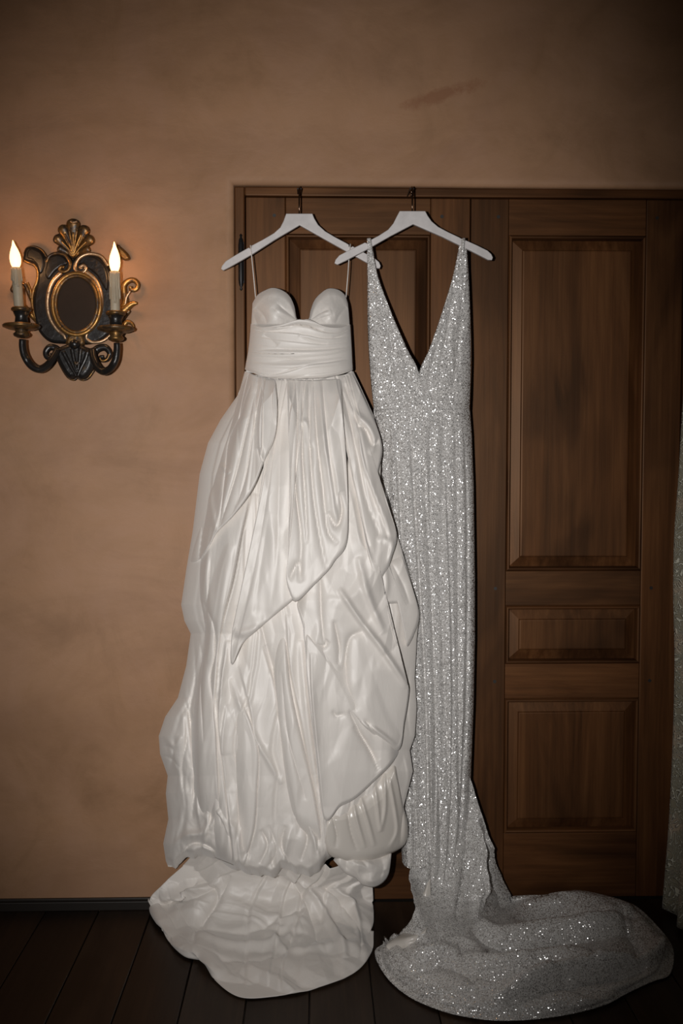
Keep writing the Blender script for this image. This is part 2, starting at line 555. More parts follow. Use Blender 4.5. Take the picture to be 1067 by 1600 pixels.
# door frame, hinge, nails for the hangers
YF = .024                                    # front of the frame
YD = .034                                    # front of the stiles and rails
FW = .030
fr = empty('trim_1', ((X0 + X1) / 2, YF, 0))
tag(fr, 'dark walnut frame lining the recessed double door opening', 'door frame', kind='structure')
MB().box(X0 + .0005, X0 + FW, YF, YF + .11, 0, ZT - .0005).build('jamb', WOOD_V, fr, bevel=.004)
MB().box(X1 - FW, X1 - .0005, YF, YF + .11, 0, ZT - .0005).build('jamb', WOOD_V, fr, bevel=.004)
MB().box(X0 + FW, X1 - FW, YF, YF + .11, ZT - .026, ZT - .0005).build('head', WOOD_H, fr, bevel=.004)
hg = empty('hinge', at(376, 410, YF)); hg.parent = fr; hg.matrix_parent_inverse = Matrix.Translation(-fr.location)
hx, hz1 = xz(376.5, 366, YF); _, hz0 = xz(376.5, 455, YF)
def child_world(o, parent):
    """parent set with the world placement kept"""
    bpy.context.view_layer.update()
    o.parent = parent; o.matrix_parent_inverse = parent.matrix_world.inverted()
bpy.context.view_layer.update()
b = MB(); b.lathe((hx, YF - .007, hz0), [(.0005, 0), (.004, .004), (.0025, .010), (.0055, .016), (.0065, .026), (.0075, .030), (.0075, hz1 - hz0 - .030),
     (.0065, hz1 - hz0 - .026), (.0055, hz1 - hz0 - .016), (.0025, hz1 - hz0 - .010), (.004, hz1 - hz0 - .004), (.0005, hz1 - hz0)], 14)
o = b.build('hinge_barrel', IRON, None, True); child_world(o, hg)
b = MB().box(hx - .007, hx + .009, YF - .004, YF + .003, hz0 + .022, hz1 - .022)
o = b.build('hinge_leaf', IRON, None, bevel=.001); child_world(o, hg)

def build_door(name, xa, xb, label, cat='door'):
    """xa..xb at the door plane; stiles, rails, three raised panels"""
    root = empty(name, ((xa + xb) / 2, YD, 0)); tag(root, label, cat, kind='structure')
    yb = YD + .036
    Zp = lambda py: xz(900, py, YD)[1]
    zt = ZT - .0275; z0 = .002
    sw = (xb - xa) * .176
    zr = [zt, Zp(368), Zp(892), Zp(946), Zp(1037), Zp(1091), Zp(1301), z0]
    MB().box(xa, xa + sw, YD, yb, z0, zt).build('stile', WOOD_V, root, bevel=.0025)
    MB().box(xb - sw, xb, YD, yb, z0, zt).build('stile', WOOD_V, root, bevel=.0025)
    xi, xj = xa + sw, xb - sw
    for a, c in ((0, 1), (2, 3), (4, 5), (6, 7)):
        MB().box(xi + .0006, xj - .0006, YD + .0012, yb, zr[c], zr[a]).build('rail', WOOD_H, root, bevel=.002)
    for a, c in ((1, 2), (3, 4), (5, 6)):
        z1, z2 = zr[c], zr[a]
        # raised field panel: flat border, sloped bevel, field
        def rect(i, y): return [(xi + i, y, z1 + i), (xj - i, y, z1 + i), (xj - i, y, z2 - i), (xi + i, y, z2 - i)]
        lev = [rect(0, YD + .018), rect(.010, YD + .018), rect(.040, YD + .008), rect(.0425, YD + .0045), rect(.046, YD + .004)]
        v = [p for r in lev for p in r]; f = []
        for k in range(len(lev) - 1):
            for i in range(4):
                f.append((k * 4 + i, k * 4 + (i + 1) % 4, k * 4 + 4 + (i + 1) % 4, k * 4 + 4 + i))
        f.append(tuple((len(lev) - 1) * 4 + i for i in range(4)))
        v += [(p[0], yb, p[2]) for p in rect(0, 0)]; n = len(v)
        f.append((n - 1, n - 2, n - 3, n - 4))
        mesh_obj('panel', v, f, WOOD_V, root, False)
        # moulding round the panel: four mitred half-round lengths
        prof = [(0, -.001), (.002, -.0045), (.0055, -.0062), (.009, -.0045), (.0105, .0), (.0115, .004), (.0125, .016)]
        R_ = lambda i: [(xi + i, z1 + i), (xj - i, z1 + i), (xj - i, z2 - i), (xi + i, z2 - i)]
        for s in range(4):
            vv = []; ff = []
            for (i, dy) in prof:
                q = R_(i); pA, pB = q[s], q[(s + 1) % 4]
                vv += [(pA[0], YD + dy, pA[1]), (pB[0], YD + dy, pB[1])]
            for k in range(len(prof) - 1):
                ff.append((2 * k, 2 * k + 1, 2 * k + 3, 2 * k + 2))
            mesh_obj('moulding', vv, ff, WOOD_H if s in (0, 2) else WOOD_V, root, True)
    for pz in ((zr[0] + zr[1]) / 2, (zr[2] + zr[3]) / 2, (zr[4] + zr[5]) / 2):
        for px_ in (xa + sw * .72, xb - sw * .72):
            b = MB(); n = 10
            b.tube([(px_, YD - .0014, pz), (px_, YD + .004, pz)], .0050, n)
            b.build('peg', BASEW, root)
    return root
XM = xz(733, 700, YD)[0]
build_door('door_1', X0 + FW + .002, XM - .0015, 'walnut door leaf behind the ivory gown, its raised panels partly hidden')
build_door('door_2', XM + .0015, X1 - FW - .002, 'dark walnut door leaf with three raised panels right of the sequin gown')
# dark gap behind and between the leaves
tag(MB().box(X0, X1, .122, .139, 0, ZT).build('wall_behind_door', BASEW), 'dark closet back wall hidden behind the double door', 'wall', kind='structure')

# ------------------------------------------------------------------ ivory taffeta gown
GL = np.array([(383, 578), (373, 615), (345, 655), (325, 692), (312, 740), (301, 830), (291, 890), (283, 945), (288, 970), (298, 990), (291, 1040),
               (278, 1090), (258, 1120), (248, 1150), (250, 1178), (262, 1212), (259, 1240), (263, 1280), (255, 1318), (259, 1345), (266, 1362), (300, 1400)], float)
GR = np.array([(551, 578), (566, 610), (584, 650), (596, 695), (594, 750), (603, 785), (621, 838), (640, 900), (655, 958), (651, 1000), (648, 1060),
               (651, 1105), (648, 1150), (640, 1172), (645, 1205), (637, 1235), (630, 1262), (626, 1300), (622, 1340), (618, 1400)], float)
def gL(py): return np.interp(py, GL[:, 1], GL[:, 0])
def gR(py): return np.interp(py, GR[:, 1], GR[:, 0])
def gown_depth(px, py):
    """how far the skirt's body stands out from the wall"""
    s = np.clip((px - gL(py)) / (gR(py) - gL(py)), 0, 1)
    front = np.interp(py, [575, 640, 760, 900, 1100, 1340, 1400], [.125, .155, .190, .215, .240, .250, .25])
    bl = np.interp(py, [575, 700, 1000, 1400], [.055, .06, .07, .09])
    br = np.interp(py, [575, 650, 720, 1400], [.06, .09, .135, .15])
    e = bl * (1 - s) + br * s
    return e + (front - e) * np.clip(1 - np.abs(2 * s - 1) ** 2.2, 0, 1) ** .75

def pleats(u, v, n, seed, warp=.8):
    """gathers with flat tilted faces and narrow drops"""
    s = n * u + warp * (vnoise(u * 4 + 1.3, v * 1.6, seed) - .5) * 2
    k = np.floor(s); f = s - k
    a = .35 + .65 * hash2(k, k * 0, seed + 5); way = hash2(k, k * 0, seed + 9) > .5
    w = .16
    saw = np.where(f < 1 - w, f / (1 - w), (1 - f) / w)
    saw2 = np.where(f > w, (1 - f) / (1 - w), f / w)
    return a * np.where(way, saw, saw2)

gown = empty('wedding_gown', at(430, 1400, -.15) * np.array((1, 1, 0)))
tag(gown, 'ivory taffeta wedding gown with sweetheart bodice and tiered bubble skirt on the left hanger', 'dress')

SK_EXTRA = [
    ('s', 0.0204, 12.6, [(352, 1000), (345, 1060), (340, 1120), (344, 1180)]), ('s', 0.0170, 10.8, [(372, 1040), (390, 1110), (398, 1180), (396, 1260)]),
    ('s', -0.0170, 10.8, [(410, 1010), (432, 1080), (450, 1150), (470, 1220), (484, 1290)]), ('s', 0.0170, 10.8, [(446, 960), (452, 1040), (470, 1130), (484, 1210)]),
    ('v', 0.0116, 2.4, [(286, 1100), (292, 1150), (284, 1200), (290, 1260)]), ('v', 0.0116, 2.4, [(312, 1000), (320, 1060), (316, 1130), (322, 1190)]),
    ('s', 0.0204, 10.8, [(300, 1110), (308, 1180), (305, 1250), (312, 1300)]), ('s', -0.0204, 10.8, [(322, 1140), (332, 1200), (330, 1260), (322, 1300)]),
    ('r', 0.0100, 4.0, [(256, 1150), (272, 1165), (282, 1150)]), ('v', 0.0145, 2.4, [(252, 1180), (268, 1186), (280, 1200)]), ('s', 0.0204, 10.8, [(330, 1262), (344, 1280), (358, 1320), (362, 1352)]),
    ('v', 0.0145, 2.4, [(380, 1300), (388, 1330), (380, 1360)]), ('v', 0.0145, 2.4, [(408, 1296), (418, 1320), (406, 1350)]), ('v', 0.0145, 2.4, [(446, 1290), (440, 1320), (452, 1350)]),
    ('v', 0.0145, 2.4, [(470, 1280), (480, 1310), (470, 1345)]), ('v', 0.0116, 2.4, [(488, 1250), (498, 1290), (494, 1340)]), 
    ('s', 0.0204, 9.0, [(496, 1200), (504, 1260), (508, 1330)]), ('v', 0.0116, 2.4, [(640, 1040), (636, 1110), (642, 1160)]), ('s', 0.0204, 9.0, [(630, 1180), (636, 1215), (628, 1250)]),
]
SK = SK_EXTRA + [  # creases of the under skirt (pixel paths)
    ('s', 0.0374, 14.4, [(392, 770), (379, 832), (365, 905), (350, 962), (341, 1010), (337, 1060), (332, 1110), (337, 1170), (340, 1240)]),
    ('s', 0.0170, 9.0, [(352, 1100), (345, 1160), (348, 1200), (358, 1290), (366, 1355)]),
    ('s', 0.0204, 9.0, [(404, 1163), (402, 1230), (396, 1300), (378, 1350)]),
    ('r', 0.0110, 4.3, [(360, 1060), (378, 1110), (404, 1163), (440, 1225)]),
    ('v', 0.0159, 3.0, [(404, 960), (422, 1030), (440, 1090), (452, 1165), (482, 1230), (500, 1300)]),
    ('v', 0.0159, 3.4, [(430, 1060), (447, 1150), (470, 1200)]),
    ('r', 0.0130, 5.6, [(470, 1000), (478, 1100), (492, 1210), (506, 1330)]),
    ('v', 0.0188, 3.0, [(318, 950), (334, 980), (335, 1020), (328, 1060), (338, 1100)]),
    ('v', 0.0188, 3.4, [(302, 985), (305, 1060), (296, 1120), (305, 1200), (300, 1280)]),
    ('v', 0.0159, 2.5, [(288, 1090), (300, 1140), (303, 1200)]),
    ('r', 0.0150, 5.0, [(265, 1160), (280, 1200), (285, 1260), (275, 1300)]),
    ('v', 0.0159, 3.0, [(320, 1080), (330, 1150), (335, 1220)]),
    ('r', 0.0170, 5.6, [(262, 1330), (290, 1306), (320, 1300), (345, 1260)]),
    ('v', 0.0247, 4.0, [(275, 1345), (300, 1318), (330, 1325), (352, 1350)]),
    ('v', 0.0159, 3.0, [(250, 1165), (270, 1172), (262, 1212)]),
    ('v', 0.0116, 2.5, [(420, 1290), (432, 1330), (415, 1360)]),
    ('r', 0.0110, 3.7, [(470, 1260), (490, 1310), (500, 1350)]),
]
SA = [
    ('v', 0.0130, 2.5, [(392, 600), (375, 650), (358, 690), (352, 740), (345, 800), (340, 830)]),
    ('v', 0.0116, 2.2, [(402, 600), (388, 660), (372, 730), (360, 770), (343, 825)]),
    ('v', 0.0101, 2.2, [(412, 590), (398, 660), (385, 740), (370, 790)]),
    ('s', 0.0238, 12.6, [(414, 592), (405, 640), (403, 690), (409, 728)]),
    ('v', 0.0159, 3.0, [(405, 700), (410, 720), (414, 722)]),
    ('r', 0.0110, 5.0, [(325, 740), (330, 790), (338, 830)]),
    ('v', 0.0188, 4.0, [(318, 735), (322, 780), (313, 860), (306, 920)]),
    ('r', 0.0080, 3.7, [(345, 725), (352, 732), (358, 740)]),
    ('v', 0.0159, 3.4, [(372, 590), (352, 650), (345, 690)]),
    ('v', 0.0116, 2.5, [(328, 860), (333, 900), (330, 950)]),
]
SB = [
    ('v', 0.0174, 2.5, [(462, 592), (465, 680), (462, 760), (470, 840), (468, 900)]),
    ('v', 0.0159, 2.2, [(473, 592), (472, 700), (476, 770), (480, 850)]),
    ('v', 0.0188, 2.5, [(490, 592), (495, 680), (505, 770), (512, 830), (528, 850)]),
    ('v', 0.0130, 2.5, [(482, 600), (484, 690), (490, 780), (505, 870), (512, 890)]),
    ('v', 0.0159, 2.5, [(503, 592), (512, 690), (524, 780), (530, 810)]),
    ('r', 0.0130, 4.3, [(500, 592), (506, 680), (520, 770), (525, 815)]),
    ('v', 0.0217, 3.4, [(512, 800), (526, 822), (534, 800), (530, 770)]),
    ('v', 0.0159, 3.0, [(452, 905), (466, 880), (470, 910)]),
    ('r', 0.0110, 3.7, [(468, 660), (480, 662), (486, 700)]),
]
SC = [
    ('s', 0.0204, 8.1, [(521, 595), (530, 660), (540, 740), (562, 820), (585, 900)]),
    ('v', 0.0159, 2.5, [(530, 595), (545, 650), (560, 720), (575, 790), (600, 850)]),
    ('v', 0.0116, 2.2, [(525, 600), (540, 690), (556, 770), (578, 860), (590, 890)]),
    ('r', 0.0130, 4.3, [(548, 610), (552, 640), (575, 665), (585, 690), (578, 710)]),
    ('v', 0.0217, 3.0, [(558, 665), (572, 672), (582, 695), (592, 690)]),
    ('v', 0.0159, 3.0, [(538, 600), (550, 635), (558, 662)]),
    ('s', 0.0204, 9.0, [(558, 668), (565, 720), (580, 765), (594, 800), (612, 850)]),
    ('r', 0.0110, 4.3, [(590, 840), (612, 850), (608, 880)]),
]
SE1 = [
    ('r', 0.0170, 4.3, [(530, 920), (560, 965), (598, 1015), (636, 1072)]),
    ('v', 0.0159, 3.4, [(522, 970), (530, 1010), (528, 1040)]),
    ('v', 0.0188, 4.0, [(570, 985), (545, 1000), (540, 1060), (555, 1110)]),
    ('v', 0.0188, 2.5, [(480, 1013), (505, 1010), (512, 1000)]),
    ('r', 0.0130, 3.7, [(560, 1130), (585, 1140), (618, 1165)]),
    ('v', 0.0159, 2.5, [(570, 1125), (590, 1150), (612, 1170)]),
    ('v', 0.0159, 4.0, [(500, 900), (502, 960), (506, 1005)]),
    ('r', 0.0130, 5.6, [(560, 870), (575, 930), (600, 990)]),
]
SE2 = [
    ('s', 0.0170, 8.1, [(484, 1020), (486, 1080), (494, 1170), (503, 1260)]),
    ('v', 0.0159, 3.0, [(545, 1110), (565, 1150), (588, 1190)]),
    ('v', 0.0116, 3.0, [(552, 1135), (575, 1165), (592, 1205)]),
    ('v', 0.0087, 2.5, [(520, 1110), (525, 1118), (540, 1115)]),
]

def under_skirt():
    nu, nv = 250, 470
    u = np.linspace(0, 1, nu)[None, :]; v = np.linspace(0, 1, nv)[:, None]
    top = np.interp(u, [0, .1, .5, .9, 1], [580, 586, 592, 586, 580])
    bot = np.interp(u, [0, .03, .09, .16, .24, .32, .42, .50, .60, .66, .69, .72, .85, 1],
                    [1350, 1354, 1340, 1333, 1346, 1365, 1369, 1359, 1366, 1362, 1345, 1338, 1330, 1300])
    bot = bot + 16 * facets(u * 340, u * 0 + 3.3, 13, 10, 0, 131, 2) * np.clip((.7 - u) * 9, 0, 1)
    py = top * (1 - v) + bot * v
    px = gL(py) + (gR(py) - gL(py)) * u
    U = u + 0 * v; Vv = v + 0 * u
    D = gown_depth(px, py)
    edge = np.clip(np.minimum(U, 1 - U) * 9, 0, 1)
    D = D + edge * (.009 * pleats(U, Vv, 17, 3) * np.clip(1 - 1.3 * Vv, 0, 1))
    D = D + edge * .019 * facets(U * 330, py, 34, 230, .03, 21, 2) * np.clip(Vv * 1.6, 0, 1)
    D = D + edge * .010 * pleats(U + .012 * np.sin(Vv * 4), Vv * .7, 12, 27, .6) * np.clip(Vv * 2 - .5, 0, 1)
    low = np.clip((Vv - .74) / .26, 0, 1)
    D = D + edge * low * .040 * facets(px, py, 20, 40, .15, 31, 3)
    left = np.clip((.34 - U) / .2, 0, 1) * np.clip((Vv - .45) / .2, 0, 1)
    D = D + edge * left * .026 * facets(px, py, 14, 44, -.1, 35, 3)
    # the bubble hem rolls back under itself
    d = np.maximum(bot - py, 0)
    D = D - .11 * np.clip(1 - d / 16, 0, 1) ** 2.4
    D = D + strokes_height(px, py, SK) * edge
    P = at(px, py, -np.maximum(D, .03))
    # back of the skirt, flat against the door side
    nb_ = 24
    ub = np.linspace(0, 1, nb_)[None, :]; vb = np.linspace(0, 1, 40)[:, None]
    pyb = np.interp(ub, u[0], top[0]) * (1 - vb) + (np.interp(ub, u[0], bot[0]) - 8) * vb
    pxb = gL(pyb) + (gR(pyb) - gL(pyb)) * (.004 + .992 * ub)
    bl = np.interp(pyb, [575, 700, 1000, 1400], [.05, .055, .06, .075]); br = np.interp(pyb, [575, 650, 720, 1400], [.05, .08, .128, .14])
    Pb = at(pxb, pyb, -(bl * (1 - ub) + br * ub) + .004)
    mb = MB(); mb.add(P.reshape(-1, 3), grid_faces(nv, nu)); mb.add(Pb.reshape(-1, 3), grid_faces(40, nb_, 0, True))
    return mb.build('underskirt', SATIN, gown, True)
under_skirt()

def tier(name, top, bottom, off, puff, strokes, nu=110, nv=130, npl=0, plA=.0, seed=1, crA=.008, crS=(24, 60), mat=None, sides=(14, 14), tuck=.05, lift=None, mids=()):
    """one swag of the skirt: top and bottom pixel paths, stands off the body and tucks under at its edge"""
    rows = [smooth_poly(top, nu)] + [smooth_poly(m_, nu) for m_ in mids] + [smooth_poly(bottom, nu)]
    G = loft(rows, nv)
    px, py = G[..., 0], G[..., 1]
    U = np.linspace(0, 1, nu)[None, :] + 0 * px; Vv = np.linspace(0, 1, nv)[:, None] + 0 * px
    bt = G[-1][None]
    d = np.sqrt(((G - bt) ** 2).sum(2))                                  # pixels above the swag's own edge
    length = np.maximum(d[0], 1)[None]
    D = gown_depth(px, py)
    t = np.clip(d / puff, 0, 1)
    rise = np.sqrt(np.clip(1 - (1 - t) ** 2, 0, 1))
    grow = np.clip((1 - np.clip(d / length, 0, 1)) * 2.4 + .3, 0, 1)
    off = off * 1.2
    o = (off * grow) * rise - .016 * (1 - rise) ** 2
    for k, e in ((0, U), (1, 1 - U)):
        if sides[k]:
            q = np.clip(e * sides[k], 0, 1); o = o * np.sqrt(1 - (1 - q) ** 2) - .014 * (1 - q) ** 2
    inner = np.clip(d / 9, 0, 1)
    dt = np.sqrt(((G - G[0][None]) ** 2).sum(2))
    o = o - tuck * np.clip(1 - dt / 26, 0, 1) ** 2
    if npl:
        o = o + inner * plA * pleats(U, Vv, npl, seed) * np.clip(1.2 - .7 * Vv, .3, 1)
    o = o + inner * 2.2 * crA * facets(px, py, crS[0] * 1.1, crS[1] * 1.2, .1, seed + 40)
    o = o + strokes_height(px, py, strokes) * np.clip(d / 5, .15, 1)
    if lift is not None:
        o = o + lift(px, py)
    return sheet_obj(name, at(px, py, -(D + o)), mat or SATIN, gown, .0012)

tier('skirt_tier', [(470, 968), (540, 1010), (622, 1110)],
     [(477, 1012), (481, 1080), (493, 1180), (506, 1281), (530, 1262), (554, 1249), (590, 1216), (610, 1196), (624, 1177)],
     .034, 7, SE2, crA=.006, seed=2)
tier('skirt_tier', [(428, 592), (470, 594)],
     [(408, 762), (394, 850), (377, 930), (363, 985), (361, 1041), (378, 1008), (398, 989), (428, 963), (458, 938), (492, 900)],
     .032, 5, [('v', .008, 8, [(420, 800), (408, 880), (398, 960)]), ('v', .008, 8, [(440, 640), (436, 760), (432, 880), (424, 950)]),
                ('r', .012, 6, [(364, 985), (376, 990), (404, 980)]), ('v', .008, 5, [(364, 998), (374, 1000), (378, 992)])],
     npl=3, plA=.009, seed=5, tuck=.012)
tier('skirt_tier', [(505, 722), (535, 704), (566, 722)],
     [(462, 944), (474, 982), (479, 1013), (513, 1063), (552, 1119), (585, 1152), (622, 1174), (632, 1130), (639, 1085), (637, 1071), (616, 1000), (600, 930)],
     .034, 7, SE1, nu=160, nv=220, crA=.014, crS=(30, 56), seed=8)
tier('skirt_flounce', [(582, 850), (605, 862), (626, 856)],
     [(588, 905), (596, 928), (606, 943), (622, 944), (637, 950), (641, 985), (636, 1012), (646, 995), (655, 960), (640, 905)],
     .022, 8, [('r', .008, 5, [(600, 880), (604, 910), (600, 935)]), ('v', .008, 5, [(612, 880), (630, 915), (640, 945)])], nu=80, nv=60, crA=.006, seed=11)
tier('skirt_tier', [(520, 591), (536, 588), (551, 582)],
     [(528, 640), (549, 740), (568, 830), (585, 909), (604, 893), (612, 872), (620, 838), (606, 792), (590, 752), (597, 700), (583, 650)],
     .036, 6, SC, npl=4, plA=.006, crA=.008, seed=14, tuck=.012)
tier('skirt_tier', [(447, 593), (490, 594), (534, 592)],
     [(450, 650), (452, 760), (450, 872), (447, 902), (452, 926), (463, 941), (490, 916), (512, 894), (523, 878), (541, 853), (544, 800), (541, 720), (535, 640)],
     .054, 5, SB, npl=7, plA=.010, nu=150, seed=17, crA=.006, tuck=.012)
tier('skirt_tier', [(384, 582), (405, 588), (431, 593)],
     [(294, 880), (308, 878), (323, 862), (338, 834), (365, 806), (395, 765), (413, 722), (428, 690), (433, 655), (432, 610)],
     .046, 5, SA, nu=170, nv=160, npl=5, plA=.010, seed=20, crA=.010, crS=(22, 80), tuck=.012, sides=(3.2, 14))
# long overlapping folds of the lower skirt
tier('skirt_fold', [(318, 800), (304, 900), (312, 1000), (300, 1100), (298, 1200), (306, 1290)],
     [(394, 766), (379, 832), (365, 905), (351, 962), (343, 1010), (339, 1060), (336, 1105), (339, 1150), (341, 1205), (345, 1268)],
     .030, 5, [('v', .012, 3, [(318, 940), (334, 978), (336, 1020), (329, 1060), (335, 1110)]), ('v', .010, 3, [(330, 870), (322, 960), (314, 1060), (318, 1160)]),
               ('r', .008, 6, [(360, 850), (348, 930), (338, 1000)])], nu=230, nv=70, crA=.007, crS=(16, 70), seed=31, tuck=.045, sides=(6, 9))
tier('skirt_fold', [(318, 1110), (316, 1200), (322, 1280), (336, 1340)],
     [(344, 1096), (347, 1170), (353, 1230), (361, 1300), (366, 1352)],
     .018, 6, [('v', .010, 3, [(336, 1130), (336, 1200), (346, 1290)])], nu=130, nv=40, crA=.006, crS=(12, 50), seed=34, tuck=.04, sides=(6, 9))
tier('skirt_fold', [(362, 1075), (358, 1180), (364, 1270), (368, 1340)],
     [(377, 1090), (404, 1163), (404, 1225), (398, 1295), (384, 1345)],
     .018, 7, [], nu=130, nv=50, crA=.007, crS=(18, 70), seed=37, tuck=.04, sides=(6, 9))
tier('skirt_fold', [(425, 1010), (425, 1100), (436, 1200), (455, 1290)],
     [(446, 985), (456, 1080), (476, 1170), (492, 1240), (506, 1325)],
     .020, 7, [('v', .008, 3, [(440, 1050), (450, 1150), (478, 1250)])], nu=150, nv=50, crA=.008, crS=(18, 80), seed=44, tuck=.04, sides=(6, 9))
# the shiny turned-out lining flap and the small puff below it
FLAP = [('r', .007, 2.6, [(548, 1225), (556, 1275), (570, 1325)]), ('r', .007, 2.6, [(560, 1235), (575, 1285), (585, 1322)]),
        ('r', .007, 2.6, [(583, 1215), (590, 1260), (594, 1300)]), ('r', .007, 2.6, [(600, 1205), (602, 1260), (595, 1300)]),
        ('r', .007, 2.6, [(608, 1215), (618, 1270), (620, 1300), (608, 1325)]), ('v', .007, 2.6, [(519, 1275), (526, 1305), (524, 1325)]),
        ('v', .007, 2.6, [(540, 1235), (546, 1290), (558, 1330)])]
tier('skirt_puff', [(530, 1325), (575, 1330), (612, 1318)],
     [(521, 1344), (540, 1364), (556, 1372), (568, 1383), (588, 1385), (606, 1368), (612, 1330)],
     .012, 14, [], nu=70, nv=50, crA=.022, crS=(18, 18), seed=26)
tier('lining_flap', [(512, 1272), (560, 1240), (618, 1184)],
     [(508, 1290), (507, 1322), (520, 1339), (556, 1348), (600, 1338), (631, 1320), (637, 1292), (630, 1260), (622, 1225)],
     .018, 18, FLAP, nu=110, nv=100, crA=.0, seed=23, mat=SATIN_LINING, tuck=.02)

# bodice: sweetheart cups, ruched waistband, straps
def bodice():
    nu, nv = 170, 70
    top = smooth_poly([(395, 474), (402, 462), (412, 455), (426, 450), (441, 454), (452, 463), (459, 478), (464, 499), (474, 500), (483, 498),
                       (486, 485), (492, 469), (502, 458), (514, 451), (528, 453), (538, 461), (543, 474)], nu)
    bot = smooth_poly([(392, 520), (430, 522), (470, 524), (510, 522), (546, 520)], nu)
    bot[:, 0] = np.interp(np.linspace(0, 1, nu), [0, .42, .58, 1], [392, 462, 484, 547])
    G = loft([top, bot], nv); px, py = G[..., 0], G[..., 1]
    Vv = np.linspace(0, 1, nv)[:, None] + 0 * px
    s = (px - 392) / 155
    D = .062 + .055 * np.clip(1 - np.abs(2 * s - 1) ** 2.4, 0, 1) ** .6
    for cx in (427, 516):
        D += .048 * np.exp(-((px - cx) / 27) ** 2 - ((py - 492) / 30) ** 2)
    D -= .022 * np.exp(-((px - 472) / 9) ** 2) * (py < 515)
    d = np.sqrt(((G - top[None]) ** 2).sum(2))
    D -= .020 * np.clip(1 - d / 12, 0, 1) ** 2
    D += strokes_height(px, py, [('v', .006, 4, [(462, 499), (445, 485), (432, 474)]), ('v', .005, 4, [(460, 502), (440, 492), (424, 480)]),
        ('r', .006, 4, [(464, 503), (445, 492), (430, 484)]), ('v', .006, 4, [(486, 499), (500, 490), (514, 484)]),
        ('v', .005, 4, [(488, 504), (505, 496), (522, 492)]), ('r', .005, 4, [(486, 502), (502, 492), (518, 487)]),
        ('v', .007, 5, [(400, 480), (412, 492), (418, 505)]), ('v', .006, 4, [(541, 480), (530, 492), (524, 506)]), ('v', .004, 4, [(396, 490), (402, 505), (404, 515)])])
    D += .003 * (crumple(px, py, 14, 18, .4, 61) - .5)
    D -= .022 * np.clip((py - 506) / 10, 0, 1)
    front = at(px, py, -D)
    o = sheet_obj('bodice', front, SATIN, gown, .0025)
bodice()
def waistband():
    nu, nv = 150, 110
    top = smooth_poly([(392, 506), (412, 511), (440, 507), (464, 500), (474, 500), (484, 500), (508, 510), (530, 512), (547, 507)], nu)
    bot = smooth_poly([(383, 577), (393, 581), (412, 588), (440, 591), (470, 591), (505, 590), (530, 585), (551, 578)], nu)
    mid = smooth_poly([(389, 540), (430, 546), (470, 547), (510, 546), (549, 540)], nu)
    G = loft([top, mid, bot], nv); px, py = G[..., 0], G[..., 1]
    U = np.linspace(0, 1, nu)[None, :] + 0 * px; Vv = np.linspace(0, 1, nv)[:, None] + 0 * px
    D = .064 + .090 * np.clip(1 - np.abs(2 * U - 1) ** 2.4, 0, 1) ** .55
    e = np.clip(np.minimum(U, 1 - U) * 8, 0, 1)
    D += e * .007 * pleats(Vv, U * .8, 7, 71, 1.0)
    D += e * strokes_height(px, py, [('r', .010, 4, [(395, 509), (430, 510), (455, 503), (472, 501), (500, 506), (535, 512)]),
        ('v', .006, 4, [(400, 516), (440, 514), (470, 508), (505, 517)]), ('v', .006, 3, [(392, 548), (430, 546), (480, 546), (540, 542)]),
        ('v', .006, 3, [(388, 557), (430, 559), (480, 562), (545, 556)]), ('v', .005, 3, [(466, 524), (490, 533), (512, 537)]),
        ('v', .006, 4, [(412, 522), (425, 532), (434, 540)]), ('r', .005, 3, [(390, 567), (430, 572), (500, 570), (545, 566)]), ('v', .005, 3, [(520, 528), (535, 523), (545, 518)])])
    D -= .012 * np.clip(1 - (1 - Vv) * 14, 0, 1) ** 2
    sheet_obj('waistband', at(px, py, -D), SATIN, gown, .003)
    # low back of the bodice
    pb = loft([smooth_poly([(397, 522), (470, 516), (544, 522)], 30), smooth_poly([(384, 582), (470, 588), (550, 582)], 30)], 16)
    s = np.linspace(0, 1, 30)[None]
    sheet_obj('back_bodice', at(pb[..., 0], pb[..., 1], -.064 + .030 * np.sin(s * math.pi)), SATIN, gown, .003)
waistband()
YH1, YH2 = -.046, -.070                     # the two hangers' middle planes
def strap(pts, w, name, mat, parent, flat=.35):
    MB().tube(pts, w, 8, flat).build(name, mat, parent, True)
for pts in ([(391.5, 388, YH1 + .010), (391.3, 384.6, YH1), (391.8, 385.5, YH1 - .010), (393, 400, YH1 - .012), (396, 430, YH1 - .018), (399.5, 468, -.066)],
            [(547.5, 386, YH1 + .010), (547.5, 382.6, YH1), (547.2, 383.5, YH1 - .010), (545.5, 400, YH1 - .012), (543.5, 430, YH1 - .018), (540.5, 466, -.066)]):
    strap([V(*p) for p in pts], .0042, 'strap', SATIN, gown)

